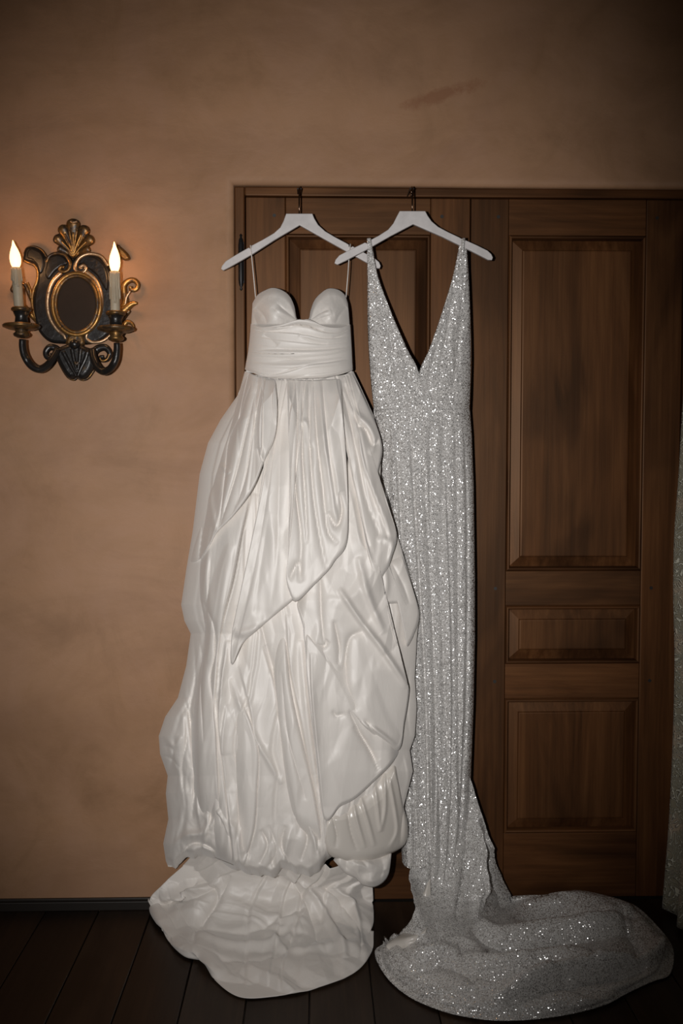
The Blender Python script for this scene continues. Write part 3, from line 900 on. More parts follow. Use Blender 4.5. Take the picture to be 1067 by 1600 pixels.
def train_of(name, rows, zs, nu, nv, strokes, parent, mat, crA, crS, seed, thick=.002, zmin=.004, hook=None, ymax=-.03):
    """rows of pixel paths with a height (or, as ('y', depth), a distance from the wall) each"""
    R3 = []
    for r, z in zip(rows, zs):
        q = smooth_poly(r, nu)
        if isinstance(z, tuple):
            R3.append(at(q[:, 0], q[:, 1], np.interp(np.linspace(0, 1, nu), np.linspace(0, 1, len(z[1])), z[1])))
        else:
            R3.append(on_z(q[:, 0], q[:, 1], np.interp(np.linspace(0, 1, nu), np.linspace(0, 1, len(z)), z)))
    P = loft(R3, nv)
    far = P[..., 1] > ymax
    if far.any():
        fx, fy = to_px(P[far]); P[far] = at(fx, fy, ymax)
    px, py = to_px(P)
    Vv = np.linspace(0, 1, nv)[:, None] + 0 * px
    edge = np.clip((1 - Vv) * 14, 0, 1) ** .5
    h = 1.8 * crA * facets(px, py, crS[0], crS[1], crS[2], seed, 3) + strokes_height(px, py, strokes)
    if hook is not None: h = h + hook(px, py, Vv)
    n = grid_normals(P)
    P = P + n * (h * edge)[..., None]
    P[..., 2] = np.maximum(P[..., 2], zmin); P[..., 1] = np.minimum(P[..., 1], ymax + .008)
    return sheet_obj(name, P, mat, parent, thick)

def train_gathers(px, py, v):
    left = np.clip((350 - px) / 60, 0, 1) * np.clip((1440 - py) / 40, 0, 1)
    q = np.linspace(0, 1, px.shape[1])[None] + 0 * px
    return .008 * left * facets(px, py, 16, 12, .5, 121, 2) + .014 * pleats(q, v * 1.5, 9, 123, 1.3) * np.clip(1.1 - v, 0, 1) + .004 * facets(px, py, 22, 11, -.3, 125, 2)
# gown's train spilling onto the floor
train_of('train', [
    [(305, 1338), (380, 1345), (470, 1345), (579, 1348)],
    [(268, 1370), (340, 1385), (400, 1385), (470, 1383), (540, 1380), (581, 1372)],
    [(240, 1395), (300, 1430), (370, 1440), (450, 1445), (530, 1430), (583, 1400)],
    [(234, 1405), (262, 1455), (318, 1485), (375, 1520), (450, 1520), (540, 1490), (584, 1440)],
    [(232, 1404), (246, 1434), (262, 1468), (288, 1494), (318, 1503), (335, 1530), (374, 1557), (430, 1556), (490, 1545), (552, 1521), (580, 1488), (584, 1455)]],
    [('y', [-.10, -.12, -.12, -.10]), [.08, .09, .092, .095, .092, .09], [.026, .024, .022, .022, .024, .03], [.018, .018, .018, .018, .018], [.006, .006]],
    260, 190,
    [('v', 0.020, 6.0, [(300, 1365), (340, 1400), (310, 1450), (300, 1480)]), ('r', 0.022, 7.2, [(250, 1400), (300, 1395), (345, 1375)]),
     ('v', 0.016, 4.2, [(262, 1405), (300, 1408), (340, 1385)]), ('r', 0.016, 5.4, [(300, 1460), (360, 1480), (420, 1475), (470, 1450)]),
     ('v', 0.016, 4.8, [(310, 1445), (380, 1455), (430, 1440), (480, 1420)]), ('r', 0.020, 5.4, [(470, 1370), (500, 1420), (530, 1470), (540, 1500)]),
     ('v', 0.016, 4.2, [(455, 1370), (480, 1420), (500, 1480)]), ('r', 0.016, 4.8, [(520, 1380), (556, 1430), (565, 1480)]), ('v', 0.014, 3.6, [(500, 1380), (540, 1420), (562, 1450), (562, 1500)]),
     ('v', 0.014, 4.2, [(340, 1500), (400, 1500), (450, 1485), (480, 1460)]), ('v', 0.010, 3.6, [(360, 1370), (335, 1420), (300, 1450)]),
     ('r', 0.012, 4.2, [(420, 1455), (440, 1480), (470, 1490), (520, 1480)])],
    gown, SATIN, .034, (84, 34, .3), 83, hook=train_gathers)

# ------------------------------------------------------------------ sequin gown
def sequin_folds(px, py, v):
    q = np.linspace(0, 1, px.shape[1])[None] + 0 * px
    right = np.clip((q - .35) * 4, 0, 1) * np.clip((.80 - q) * 6, .12, 1)
    return (.022 * pleats(q, v, 9, 141, .8) * right + .018 * pleats(v + .25 * q, q * 2, 5, 143, .9) * np.clip((.92 - q) * 5, .15, 1)) * np.clip((v - .45) * 5, 0, 1) * np.clip((.97 - v) * 8, 0, 1)
sq = empty('sequin_gown', at(690, 1440, -.1) * np.array((1, 1, 0)))
tag(sq, 'silver sequin V-neck wedding gown with long train spread over the floor, on the right hanger', 'dress')
def seq_depth(s, py):
    f = np.interp(py, [370, 420, 520, 600, 640, 800, 1100, 1360, 1450], [.072, .082, .105, .115, .112, .118, .125, .13, .14])
    e = np.interp(py, [370, 420, 640, 1450], [.066, .064, .060, .062])
    return e + (f - e) * np.clip(1 - np.abs(2 * s - 1) ** 2.6, 0, 1) ** .5
SEQ_F = [('v', .008, 6, [(600, 440), (608, 520), (622, 600)]), ('v', .006, 5, [(585, 440), (592, 540), (600, 620)]), ('v', .006, 5, [(618, 520), (634, 570), (650, 620)]),
         ('v', .008, 6, [(712, 430), (700, 510), (680, 600)]), ('v', .006, 5, [(722, 450), (716, 540), (705, 620)]), ('v', .006, 5, [(695, 500), (675, 570), (664, 620)]),
         ('r', .005, 5, [(584, 640), (620, 632), (657, 626), (700, 632), (734, 640)]),
         ('v', .010, 6, [(622, 660), (626, 800), (634, 1000), (645, 1200), (655, 1350)]), ('v', .012, 7, [(648, 665), (650, 800), (660, 1000), (668, 1200), (672, 1350)]),
         ('v', .010, 6, [(672, 660), (672, 820), (678, 1000), (684, 1200), (690, 1380)]), ('v', .010, 7, [(692, 650), (692, 800), (692, 1000), (700, 1200), (704, 1380)]),
         ('v', .009, 6, [(711, 650), (714, 800), (716, 1000), (717, 1200), (718, 1350)]), ('v', .006, 5, [(608, 650), (606, 760), (612, 860)]),
         ('s', .012, 10, [(668, 1100), (671, 1200), (674, 1352)]), ('v', .008, 5, [(640, 1080), (640, 1200), (644, 1350)]),
         ('v', .006, 6, [(726, 700), (730, 900), (729, 1100), (727, 1200)])]
def seq_bodice(outer, inner):
    nv, nu = 130, 60
    a = smooth_poly(outer, nv); c = smooth_poly(inner, nv)
    # same height on both sides
    py = np.linspace(376, 640, nv)
    xa = np.interp(py, a[:, 1], a[:, 0]); xc = np.interp(py, c[:, 1], c[:, 0])
    u = np.linspace(0, 1, nu)[None]
    px = xa[:, None] * (1 - u) + xc[:, None] * u; PY = py[:, None] + 0 * px
    s = np.clip((px - 574) / 162, 0, 1)
    D = seq_depth(s, PY)
    e = np.clip(np.minimum(u, np.where(PY > 582, 1, 1 - u)) * 10, .0, 1)
    D = D - .006 * (1 - e) ** 2 + .006 * (crumple(px, PY, 14, 90, 0, 91) - .5) + strokes_height(px, PY, SEQ_F) * e * 1.2
    return at(px, PY, -D)
for o_, i_ in (([(573.5, 374), (574, 430), (574.5, 500), (577, 560), (581, 610), (585, 645)], [(580, 374), (590, 430), (612, 490), (636, 545), (655, 584), (657.5, 645)]),
               ([(728, 374), (732, 430), (735, 500), (736.5, 560), (735, 610), (733.5, 645)], [(719, 374), (708, 430), (690, 490), (671, 545), (655, 584), (656.5, 645)])):
    sheet_obj('bodice_panel', seq_bodice(o_, i_), SEQUIN, sq, .0015)
for x in (576.5, 723.5):      # strap loops over the hanger arms
    strap([V(x, 384, YH2 + .014), V(x, 377, YH2 + .010), V(x, 372.5, YH2), V(x, 374, YH2 - .009), V(x + (1 if x < 600 else -.5), 382, YH2 - .011), V(x + (3 if x < 600 else -2), 400, -.076)], .0062, 'strap', SEQUIN, sq, .4)
def seq_skirt():
    nv, nu = 330, 120
    L = np.array([(584.5, 630), (588, 680), (592, 740), (596, 800), (604, 900), (612, 1000), (618, 1100), (622, 1200), (626, 1300), (628, 1345), (632, 1450)], float)
    R = np.array([(733.5, 630), (737, 680), (740, 760), (742, 900), (742, 1000), (740, 1100), (737, 1180), (735, 1230), (732, 1275), (724, 1340), (713, 1400), (700, 1450), (684, 1488)], float)
    u = np.linspace(0, 1, nu)[None]; v = np.linspace(0, 1, nv)[:, None]
    top = 634 - 8 * np.sin(u * math.pi)
    bot = np.interp(u, [0, .04, .12, .30, .40, .43, .5, .6, .75, .9, 1], [1346, 1353, 1357, 1357, 1354, 1362, 1400, 1450, 1480, 1484, 1478])
    py = top * (1 - v) + bot * v
    px = np.interp(py, L[:, 1], L[:, 0]) * (1 - u) + np.interp(py, R[:, 1], R[:, 0]) * u
    D = seq_depth(u + 0 * v, py)
    e = np.clip(np.minimum(u, 1 - u) * 10, 0, 1)
    fade = np.clip((py - 640) / 120, 0, 1)
    D = D + e * fade * (.014 * pleats(u + 0 * v, v * .6 + 0 * u, 8, 95, .5) - .005) + e * 1.5 * strokes_height(px, py, SEQ_F)
    D = D + e * .006 * (crumple(px, py, 16, 160, 0, 97) - .5)
    P = at(px, py, -D)
    ub = np.linspace(0, 1, 14)[None]; vb = np.linspace(0, 1, 30)[:, None]
    pyb = 520 * (1 - vb) + 1345 * vb + 0 * ub
    Lb = np.interp(pyb, np.r_[520, L[:, 1]], np.r_[577, L[:, 0]]); Rb = np.interp(pyb, np.r_[520, R[:, 1]], np.r_[735, R[:, 0]])
    Pb = at(Lb + 1 + (Rb - Lb - 2) * ub, pyb + 60 * np.abs(ub - .5) * (1 - vb) * -1 + 70 * (1 - vb), -.060 + .028 * np.sin(ub * math.pi) + 0 * vb)
    mb = MB(); mb.add(P.reshape(-1, 3), grid_faces(nv, nu)); mb.add(Pb.reshape(-1, 3), grid_faces(30, 14, 0, True))
    mb.build('skirt', SEQUIN, sq, True)
seq_skirt()
train_of('train', [
    [(648, 1320), (668, 1318), (690, 1280), (715, 1240), (734, 1215)],
    [(642, 1368), (662, 1385), (700, 1378), (738, 1335), (765, 1310)],
    [(648, 1425), (668, 1448), (715, 1452), (765, 1425), (796, 1400)],
    [(632, 1456), (650, 1500), (720, 1525), (820, 1525), (915, 1485), (940, 1440), (890, 1412), (840, 1405), (798, 1404)],
    [(606, 1468), (615, 1515), (690, 1560), (785, 1572), (880, 1562), (965, 1530), (1010, 1490), (990, 1440), (930, 1409), (860, 1402), (800, 1404)],
    [(600, 1474), (586, 1486), (592, 1508), (612, 1536), (650, 1563), (705, 1584), (780, 1595), (865, 1589), (940, 1572), (985, 1549), (1020, 1533), (1047, 1521), (1051, 1482), (1025, 1445), (988, 1413), (940, 1403), (898, 1397), (860, 1400), (801, 1403)]],
    [('y', [-.10, -.09, -.075]), ('y', [-.125, -.13, -.07]), [.10, .07, .06, .05, .03], [.05, .05, .055, .05, .035, .03], [.02, .022, .03, .03, .025], [.006, .006]],
    260, 190,
    [('r', .040, 9, [(745, 1437), (774, 1460), (826, 1460), (921, 1453), (985, 1440)]), ('v', .034, 6, [(735, 1452), (780, 1474), (840, 1473), (930, 1466), (985, 1458)]),
     ('r', .038, 9, [(720, 1495), (760, 1505), (807, 1508), (869, 1503), (921, 1500)]), ('v', .032, 6, [(730, 1516), (800, 1524), (870, 1518), (930, 1508)]),
     ('r', .042, 10, [(769, 1565), (845, 1532), (921, 1513), (1002, 1503), (1045, 1470)]), ('v', .034, 7, [(790, 1572), (860, 1546), (935, 1528), (1010, 1514)]),
     ('r', .022, 8, [(798, 1416), (893, 1405), (950, 1416), (988, 1427)]), ('v', .026, 6, [(800, 1430), (880, 1424), (950, 1430)]), ('v', .028, 8, [(969, 1432), (997, 1484), (988, 1508)]),
     ('r', .030, 6, [(745, 1275), (745, 1350), (744, 1437)]), ('s', .030, 12, [(746, 1290), (746, 1360), (748, 1430)]), ('v', .022, 5, [(734, 1240), (730, 1330), (712, 1440)]),
     ('v', .020, 6, [(757, 1290), (768, 1370), (790, 1420)]), ('v', .022, 5, [(786, 1470), (798, 1482), (803, 1496)]), ('r', .020, 8, [(640, 1500), (680, 1485), (720, 1490)]),
     ('r', .024, 8, [(690, 1470), (720, 1475), (760, 1490)]), ('v', .020, 6, [(640, 1520), (700, 1505), (760, 1540)])],
    sq, SEQUIN, .016, (120, 22, -.05), 101, hook=sequin_folds, ymax=.004)
# satin lining turned out at the left of the train
train_of('lining', [[(672, 1372), (673, 1400), (676, 1436)], [(668, 1380), (665, 1402), (672, 1440)], [(664, 1388), (660, 1408), (667, 1436)]],
         [('y', [-.150, -.152, -.158]), ('y', [-.152, -.160, -.170]), ('y', [-.140, -.148, -.16])], 50, 30,
         [('v', .008, 4, [(660, 1370), (652, 1400), (662, 1430)]), ('r', .008, 4, [(655, 1390), (664, 1410), (656, 1440)])], sq, SATIN_LINING, .004, (12, 20, .4), 111)
train_of('lining', [[(668, 1440), (640, 1455), (606, 1472)], [(666, 1452), (640, 1466), (600, 1477)], [(664, 1466), (636, 1480), (596, 1484)]],
         [[.080, .058, .028], [.086, .064, .031], [.064, .048, .020]], 50, 24, [], sq, SATIN_LINING, .005, (24, 12, -.3), 113)

# ------------------------------------------------------------------ hangers
def curve_plate(name, pts, Y, thick, mat, parent, bev=.0015, smooth=True):
    """closed pixel outline -> bevelled solid board standing at depth Y"""
    cu = bpy.data.curves.new(name, 'CURVE'); cu.dimensions = '2D'; cu.fill_mode = 'BOTH'
    sp = cu.splines.new('POLY'); W = [at(p[0], p[1], Y) for p in pts]
    sp.points.add(len(W) - 1)
    for q, w in zip(sp.points, W): q.co = (w[0], w[2], 0, 1)
    sp.use_cyclic_u = True
    cu.extrude = thick / 2 - bev; cu.bevel_depth = bev; cu.bevel_resolution = 2; cu.offset = -bev
    tmp = bpy.data.objects.new('tmp', cu); COL.objects.link(tmp)
    dg = bpy.context.evaluated_depsgraph_get()
    me = bpy.data.meshes.new_from_object(tmp.evaluated_get(dg))
    bpy.data.objects.remove(tmp); bpy.data.curves.remove(cu)
    me.name = name; me.materials.clear(); me.materials.append(mat)
    me.transform(Matrix(((1, 0, 0, 0), (0, 0, -1, Y), (0, 1, 0, 0), (0, 0, 0, 1))))
    o = bpy.data.objects.new(name, me); link(o, parent)
    return o

def hanger(outline, hook_px, Y, label):
    root = empty('clothes_hanger', at(hook_px[0], hook_px[1] + 40, Y)); 
    tag(root, label, 'hanger', 'white wooden clothes hangers')
    curve_plate('hanger_body', outline, Y, .013, WHITE, root, .002)
    x, z0 = xz(hook_px[0], hook_px[1] + 6, Y); _, z1 = xz(hook_px[0] + .8, 298, Y)
    r = .014; yh = Y
    pts = [(x, yh, z0), (x, yh, (z0 + z1) / 2), (x, yh, z1)]
    for k in range(1, 11):
        a = math.pi * k / 10 * 1.15
        pts.append((x, yh + r - r * math.cos(a), z1 + r * math.sin(a)))
    MB().tube(pts, .0021, 8).build('hook', BRONZE, root, True)
    MB().lathe((x, Y, z0 - .004), [(.0045, 0), (.0045, .006), (.003, .009)], 12).build('ferrule', BRONZE, root, True)
    # staple on the door frame that carries the hook
    zc = z1 + r - .0042; yc = yh + r
    st = MB().tube([(x - .005, YF + .004, zc), (x - .005, yc, zc), (x + .005, yc, zc), (x + .005, YF + .004, zc)], .0017, 6)
    st.build('staple', IRON, fr)
H1 = [(447, 334.5), (488, 334.5), (491, 342), (497, 352), (508, 362), (524, 371.5), (541, 380.5), (545, 383), (545, 386), (549, 386.8), (550.5, 385.2), (570, 396), (585, 404), (592, 410), (594.5, 416), (593, 420), (588, 419.5),
      (560, 404), (515, 379), (468, 352.5), (430, 375), (395, 397.5), (360, 417.5), (349, 423), (345.5, 421), (347, 416), (353, 408.5), (370, 398), (388.5, 387.5), (391, 388.8), (393.3, 386.8), (393, 384.5), (410, 375.5), (428, 365), (438, 356), (443, 346)]
H2 = [(624, 330.5), (664, 330.5), (668, 338), (674, 346.5), (684, 355), (700, 363.5), (717, 371.5), (721, 374), (721, 377), (725.5, 377.5), (727, 376), (745, 384), (761, 392), (767, 397.5), (769.5, 403), (768, 407), (762, 406.5),
      (735, 392.5), (690, 370.5), (645, 351), (610, 369.5), (575, 389.5), (540, 408), (527, 414), (522.5, 412), (524, 406.5), (530, 399.5), (548, 390), (570, 379.5), (573, 381), (576.5, 378.5), (577, 376.5), (592, 368.5), (606, 359.5), (614, 350), (619, 340)]
hanger(H1, (467.5, 334.5), YH1, 'white wooden hanger carrying the ivory taffeta gown')
hanger(H2, (644, 330.5), YH2, 'white wooden hanger carrying the silver sequin gown')

# ------------------------------------------------------------------ wall sconce
def cp(x, y): return x / 4.446, 320 + y / 4.446          # read off an enlarged view of the sconce
MPP = 2.83 / FPX / 4.446                                  # metres per unit of that view at the wall
sc = empty('wall_sconce', at(*cp(530, 1000), 0.0)); 
tag(sc, 'carved black and gilt oval mirror wall sconce with two lit candle bulbs', 'sconce')
def cpts(pts, n=None):
    q = smooth_poly(pts, n or 6 * len(pts)); return q
def relief(name, pts, Y, thick, mat, bev, parent=sc):
    q = smooth_poly(list(pts) + [pts[0]], 5 * len(pts))[:-1]
    o = curve_plate(name, [cp(*p) for p in q], Y, thick, mat, parent, bev)
    o.data.polygons.foreach_set('use_smooth', [True] * len(o.data.polygons))
    return o
def rail(name, pts, r0, r1, Y0, Y1, mat, parent=sc, n=8, flat=.8, k=None):
    q = smooth_poly(pts, k or 7 * len(pts)); m_ = len(q)
    t = np.linspace(0, 1, m_)
    P = [V(*cp(a, b_), Y0 + (Y1 - Y0) * tt) for (a, b_), tt in zip(q, t)]
    if callable(r0): rad = [r0(tt) * MPP for tt in t]
    else: rad = [(r0 + (r1 - r0) * tt) * MPP for tt in t]
    return MB().tube(P, rad, n, flat).build(name, mat, parent, True)

plate = relief('cartouche', [(168, 345), (185, 302), (235, 290), (290, 315), (325, 362), (370, 337), (430, 328), (480, 350), (507, 385), (535, 358), (590, 338), (650, 342), (710, 372), (750, 422), (775, 490), (792, 570),
        (802, 660), (800, 760), (782, 850), (745, 915), (685, 955), (600, 972), (520, 962), (440, 966), (350, 955), (290, 905), (255, 840), (237, 750), (237, 650), (255, 565), (268, 500), (258, 440), (228, 408), (190, 402), (165, 385)],
       -.013, .025, BLACKP, .009)
def oval(cx, cy, a, b_, n=64): return [(cx + a * math.cos(2 * math.pi * k / n), cy + b_ * math.sin(2 * math.pi * k / n)) for k in range(n)]
def oval_tube(name, a, b_, r, Y, mat, parent, cx=532, cy=690):
    P = [V(*cp(*p), Y) for p in oval(cx, cy, a, b_, 56)]
    n = 10; mb = MB(); V_ = []
    c = V(*cp(cx, cy), Y)
    for p in P:
        d = (p - c).normalized()
        for j in range(n):
            t = 2 * math.pi * j / n
            V_.append(p + d * math.cos(t) * r * MPP + Vector((0, -1, 0)) * math.sin(t) * r * MPP)
    m_ = len(P)
    F = [(i * n + j, i * n + (j + 1) % n, ((i + 1) % m_) * n + (j + 1) % n, ((i + 1) % m_) * n + j) for i in range(m_) for j in range(n)]
    return mb.add(V_, F).build(name, mat, parent, True)
mirror_m, nt_, b_ = new_mat('dark_old_mirror')
nn = noise(nt_, mapping(nt_), 14, 3)
nt_.links.new(ramp(nt_, [(.3, (.045, .034, .028)), (.7, (.056, .043, .035))], nn).outputs[0], b_.inputs['Base Color'])
b_.inputs['Metallic'].default_value = .3; b_.inputs['Roughness'].default_value = .08
mir = relief('mirror', oval(532, 690, 146, 196, 40), -.028, .006, mirror_m, .001)
oval_tube('mirror_rim', 146, 196, 13, -.031, GILT_DARK, sc)
oval_tube('mirror_rim', 166, 214, 15, -.030, GILT, sc)
rail('gilt_edge', [(425, 472), (370, 530), (338, 610), (330, 700), (348, 790), (395, 865), (442, 905), (456, 935)], 17, 12, -.029, -.026, GILT_PALE)
rail('gilt_edge', [(598, 466), (660, 520), (697, 600), (706, 680), (690, 775), (650, 850), (607, 890), (602, 930), (640, 955), (700, 950), (745, 925), (770, 900)], 17, 9, -.029, -.024, GILT_PALE)
rail('gilt_scroll', [(322, 400), (345, 355), (400, 335), (455, 352), (487, 400), (478, 447), (445, 466), (416, 452), (424, 432), (446, 436)], 10, 13, -.026, -.030, GILT_DARK)
rail('gilt_scroll', [(752, 425), (700, 358), (620, 341), (556, 366), (522, 420), (532, 460), (570, 472), (597, 447), (582, 421), (560, 432), (566, 446)], 12, 12, -.026, -.031, GILT_PALE)
rail('gilt_edge', [(165, 385), (200, 403), (240, 420), (263, 465), (258, 530), (235, 585), (222, 660), (232, 740), (262, 832)], 10, 11, -.020, -.020, GILT)
rail('gilt_edge', [(168, 340), (188, 302), (238, 290), (292, 316), (325, 362)], 7, 7, -.02, -.02, GILT_DARK)
# carved hollows on the black volutes
relief('volute', [(330, 400), (355, 360), (410, 348), (455, 372), (468, 415), (430, 430), (380, 470), (340, 520), (315, 480)], -.024, .012, BLACKP, .005)
relief('volute', [(545, 420), (565, 370), (620, 355), (690, 380), (735, 440), (755, 520), (745, 600), (715, 560), (680, 500), (630, 455), (600, 440), (580, 410)], -.024, .012, BLACKP, .005)
relief('volute', [(225, 300), (285, 330), (310, 390), (300, 460), (275, 480), (262, 430), (230, 385), (190, 370), (195, 320)], -.024, .012, BLACKP, .005)
# right top leaf
relief('leaf', [(816, 275), (850, 302), (893, 345), (902, 378), (870, 388), (842, 368), (826, 338)], -.020, .018, GILT_DARK, .006)
rail('leaf', [(770, 450), (800, 400), (825, 350), (822, 290)], 26, 12, -.014, -.022, GILT_DARK)
# right acanthus scrolls
rail('leaf', [(840, 740), (872, 680), (862, 610), (862, 560), (890, 530), (930, 524), (957, 552), (945, 588), (912, 590), (908, 566)], lambda t: 26 - 12 * t, 0, -.012, -.022, GILT)
rail('leaf', [(835, 760), (870, 725), (915, 690), (955, 682)], lambda t: 30 * (1 - t) ** .6 + 6, 0, -.012, -.024, GILT)
rail('leaf', [(830, 800), (870, 760), (905, 735)], lambda t: 26 * (1 - t) ** .6 + 6, 0, -.012, -.022, GILT_DARK)
rail('leaf', [(845, 860), (880, 815), (920, 830), (934, 872)], 22, 8, -.012, -.022, GILT)
rail('leaf', [(905, 600), (880, 640), (870, 690)], 9, 7, -.024, -.022, GILT_PALE)
# left acanthus bits behind the candle
rail('leaf', [(240, 690), (205, 620), (175, 560), (150, 545)], 22, 10, -.012, -.022, GILT_DARK)
rail('leaf', [(95, 560), (82, 590), (100, 610)], 12, 10, -.014, -.02, GILT_DARK)
rail('leaf', [(260, 800), (225, 770), (200, 740), (170, 700)], 24, 12, -.012, -.022, GILT)
rail('leaf', [(190, 540), (210, 590), (215, 650)], 8, 7, -.024, -.022, GILT)
# shell crest
def lobe(x, y, r, mat, base=(508, 362), bend=0):
    mx, my = (base[0] + x) / 2 + bend, (base[1] + y) / 2
    rail('shell_lobe', [base, (mx, my), (x, y)], lambda t: 7 + (r - 7) * t ** 1.1 if t < .8 else (7 + (r - 7) * t ** 1.1) * math.sqrt(max(.03, 1 - ((t - .8) / .205) ** 2)), 0, -.018, -.030, mat, n=12, flat=.6, k=26)
for x, y, r, bnd in ((400, 296, 30, 6), (624, 300, 32, -6), (380, 215, 44, 10), (646, 222, 44, -10), (425, 140, 46, 8), (602, 146, 46, -8), (508, 96, 56, 0)):
    lobe(x, y, r, GILT_DARK, bend=bnd)
for x, y, bnd in ((425, 250, 8), (450, 200, 6), (480, 175, 3), (535, 175, -3), (565, 200, -6), (600, 255, -8), (508, 190, 0)):
    rail('shell_rib', [(508, 362), ((508 + x) / 2 + bnd, (362 + y) / 2), (x, y)], 6, 7, -.034, -.042, GILT, n=6, k=14)
rail('shell_rib', [(488, 112), (506, 122), (535, 116)], 7, 7, -.048, -.048, GILT_PALE, n=6, k=10)
relief('shell_base', [(470, 300), (508, 285), (550, 300), (545, 345), (508, 378), (475, 345)], -.02, .02, GILT_DARK, .007)
rail('shell_lobe', [(420, 300), (470, 310), (498, 360)], 20, 8, -.02, -.024, GILT_DARK)
rail('shell_lobe', [(625, 318), (565, 318), (520, 362)], 22, 8, -.02, -.024, GILT_DARK)
# lower leaf mask
relief('leaf_mask', [(392, 1010), (430, 988), (478, 968), (520, 945), (560, 968), (600, 990), (648, 1010), (668, 1080), (652, 1150), (612, 1203), (570, 1218), (536, 1200), (508, 1217), (468, 1196), (428, 1135), (396, 1065)], -.024, .046, BLACKP, .014)
rail('gilt_edge', [(396, 1065), (428, 1135), (468, 1196), (508, 1217), (536, 1200)], 6, 6, -.034, -.034, GILT_DARK)
rail('gilt_edge', [(536, 1200), (570, 1218), (612, 1203), (652, 1150)], 6, 6, -.034, -.034, GILT_DARK)
for pts in ([(440, 1020), (470, 1080), (500, 1140), (530, 1190)], [(610, 1020), (590, 1080), (560, 1140), (540, 1190)], [(500, 1000), (515, 1080), (532, 1150)], [(560, 1000), (552, 1080), (540, 1150)]):
    rail('leaf_vein', pts, 20, 8, -.044, -.050, BLACKP)
rail('leaf_vein', [(520, 1090), (532, 1110), (545, 1092)], 8, 8, -.062, -.062, GILT_DARK)
relief('keystone', [(455, 965), (480, 905), (530, 890), (580, 905), (592, 965), (560, 985), (490, 985)], -.022, .022, GILT_DARK, .008)
MB().lathe(V(*cp(520, 1005), -.045), [(.0005, 0), (.011, .004), (.016, .012), (.013, .022), (.0005, .028)], 16).build('boss', BLACKP, sc, True)
rail('side_volute', [(420, 1040), (390, 1000), (345, 990), (318, 1025), (330, 1060), (362, 1058), (362, 1030)], 26, 16, -.016, -.024, BLACKP)
rail('side_volute', [(640, 1040), (680, 1000), (730, 992), (762, 1030), (745, 1072), (705, 1080), (695, 1060), (720, 1055)], 30, 12, -.016, -.024, BLACKP)
rail('gilt_edge', [(760, 1040), (742, 1074), (708, 1084), (692, 1062)], 6, 6, -.036, -.036, GILT)

YC = -.105
def candle_arm(arm, cx, cy_nut, cy_disc, cy_cup, cy_rim, base, top, bulb, side):
    root = sc
    q = smooth_poly(arm, 40); t = np.linspace(0, 1, 40)
    P = [V(*cp(a, b2), -.045 + (YC + .045) * min(1, tt * 1.5)) for (a, b2), tt in zip(q, t)]
    MB().tube(P, [(24 + 4 * math.sin(tt * 3)) * MPP for tt in t], 10, .85).build('arm', BLACKP, root, True)
    k = MPP * 2.73 / 2.83
    c0 = at(*cp(cx, cy_nut + 20), YC); z = lambda cy: (cy_nut + 20 - cy) * k
    MB().lathe(c0, [(26 * k, z(cy_nut + 20)), (50 * k, z(cy_nut + 8)), (56 * k, z(cy_nut - 6)), (40 * k, z(cy_nut - 22)), (50 * k, z(cy_nut - 38)), (40 * k, z(cy_nut - 55))], 24).build('collar', GILT_DARK, root, True)
    dish = MB().lathe(c0, [(38 * k, z(cy_disc + 25)), (85 * k, z(cy_disc + 18)), (122 * k, z(cy_disc + 4)), (126 * k, z(cy_disc - 8)), (116 * k, z(cy_disc - 18)), (70 * k, z(cy_disc - 22)), (46 * k, z(cy_disc - 30))], 32).build('drip_pan', GILT_DARK, root, True)
    MB().lathe(c0, [(44 * k, z(cy_disc - 26)), (40 * k, z(cy_cup)), (56 * k, z(cy_rim + 18))], 24).build('cup', BLACKP, root, True)
    MB().lathe(c0, [(52 * k, z(cy_rim + 22)), (66 * k, z(cy_rim + 12)), (68 * k, z(cy_rim)), (58 * k, z(cy_rim - 10)), (40 * k, z(cy_rim - 12))], 24).build('cup_rim', GILT_DARK, root, True)
    n = 14
    qx = np.linspace(base[0], top[0], n); qy = np.linspace(base[1], top[1], n)
    sl = MB().tube([V(*cp(a, b2), YC) for a, b2 in zip(qx, qy)], [33 * k] * n, 16)
    wax = sl.build('candle_sleeve', WAX, root, True)
    for i in range(6):       # wax runs down the sleeve
        a = random.uniform(math.pi, 2 * math.pi); h0 = .0 ; ln_ = random.uniform(.25, .85)
        pts = []
        for tt in np.linspace(0, ln_, 8):
            px_, py_ = cp(top[0] + (base[0] - top[0]) * tt, top[1] + (base[1] - top[1]) * tt)
            v = V(px_, py_, YC); v.x += math.cos(a) * 31 * k; v.y += math.sin(a) * 31 * k; pts.append(v)
        MB().tube(pts, [(5 + 4 * j / 7 + random.uniform(-1, 1)) * k for j in range(8)], 6).build('wax_drip', WAX, wax, True)
    q = smooth_poly(bulb, 26); L_ = len(q)
    t = np.linspace(0, 1, L_)
    r = np.interp(t, [0, .06, .18, .33, .5, .68, .82, .93, 1], [18, 27, 35, 38, 34, 23, 12, 6, 1.5])
    MB().tube([V(*cp(a, b2), YC) for a, b2 in q], [x * k for x in r], 20).build('flame_bulb', BULB, root, True)
    ld = bpy.data.lights.new('bulb_light', 'POINT'); ld.energy = 2.0; ld.color = (1.0, .50, .20); ld.shadow_soft_size = .019
    lo = bpy.data.objects.new('bulb_light', ld); COL.objects.link(lo); lo.location = V(*cp(*q[9]), YC)
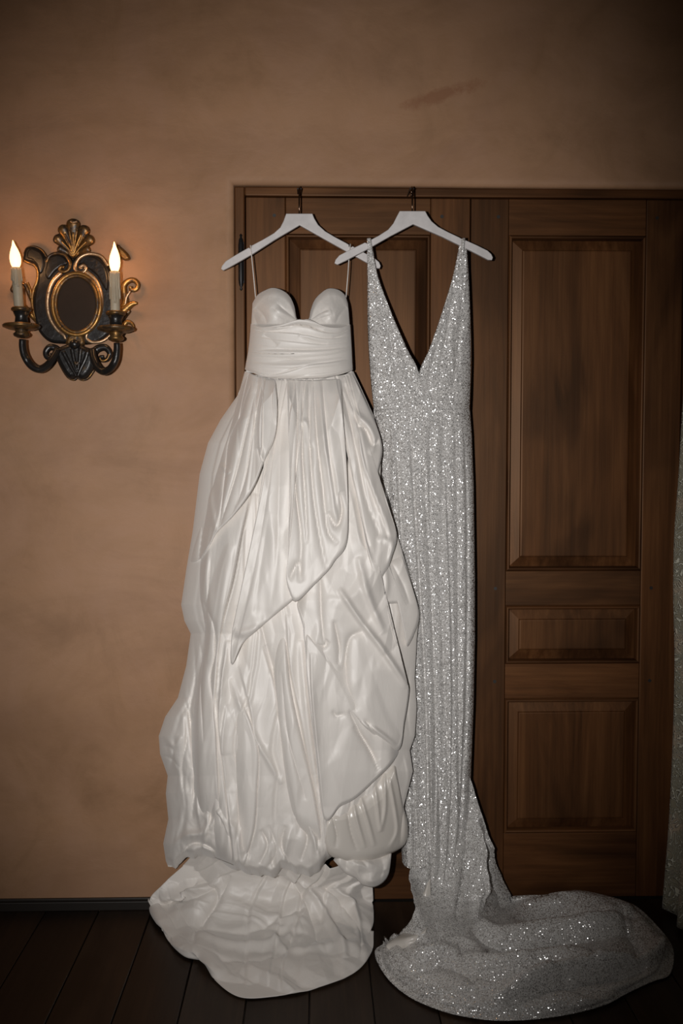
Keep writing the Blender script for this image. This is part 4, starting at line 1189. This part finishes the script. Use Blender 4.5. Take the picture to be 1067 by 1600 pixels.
WAX = plain('aged_candle_sleeve', (.42, .35, .25), .5)
BULB, nt_, b_ = new_mat('lit_frosted_bulb')
b_.inputs['Base Color'].default_value = (1, .8, .55, 1)
b_.inputs['Emission Color'].default_value = (1.0, .56, .22, 1); b_.inputs['Emission Strength'].default_value = 3.4
candle_arm([(400, 1005), (372, 1060), (330, 1115), (275, 1142), (215, 1115), (172, 1050), (157, 985), (157, 935)], 150, 905, 850, 785, 728, (133, 728), (112, 438), [(111, 440), (107, 380), (97, 300), (88, 246)], -1)
candle_arm([(640, 1005), (652, 1070), (680, 1130), (722, 1158), (768, 1135), (800, 1080), (812, 1010), (812, 960)], 806, 932, 868, 805, 755, (801, 752), (797, 464), [(797, 466), (797, 400), (797, 320), (793, 256)], 1)

# ------------------------------------------------------------------ curtain
def curtain():
    nu, nv = 160, 120
    # plan of the folds on the floor, front view right edge of the picture
    u = np.linspace(0, 1, nu); v = np.linspace(0, 1, nv)
    z = 2.75 * (1 - v) + .012 * v
    xb = np.array([on_z(1036, 1424, .012)[0]])[0]
    yb0 = -.055
    path = smooth_poly([(xb + .00, yb0), (xb + .03, yb0 - .06), (xb + .005, -.17), (xb + .05, -.22), (xb + .030, -.33), (xb + .085, -.37), (xb + .13, -.30), (xb + .18, -.22), (xb + .24, -.30), (xb + .30, -.34), (xb + .36, -.24), (xb + .44, -.30), (xb + .52, -.34)], nu)
    P = np.zeros((nv, nu, 3))
    for j in range(nv):
        t = v[j]
        spread = .62 + .38 * t ** 1.6
        lean = .085 * (1 - t) ** 1.0 + .012 * math.sin(9 * t)
        P[j, :, 0] = xb + lean + (path[:, 0] - xb) * (1.0)
        P[j, :, 1] = yb0 - .01 + (path[:, 1] - yb0) * spread
        P[j, :, 2] = z[j]
    P[..., 0] += .006 * (vnoise(P[..., 1] * 14, P[..., 2] * 3, 3) - .5) * 2
    o = sheet_obj('curtain', P, BROCADE, None, .004)
    tag(o, 'sage green brocade curtain with raised leaf scrolls at the right edge', 'curtain')
curtain()
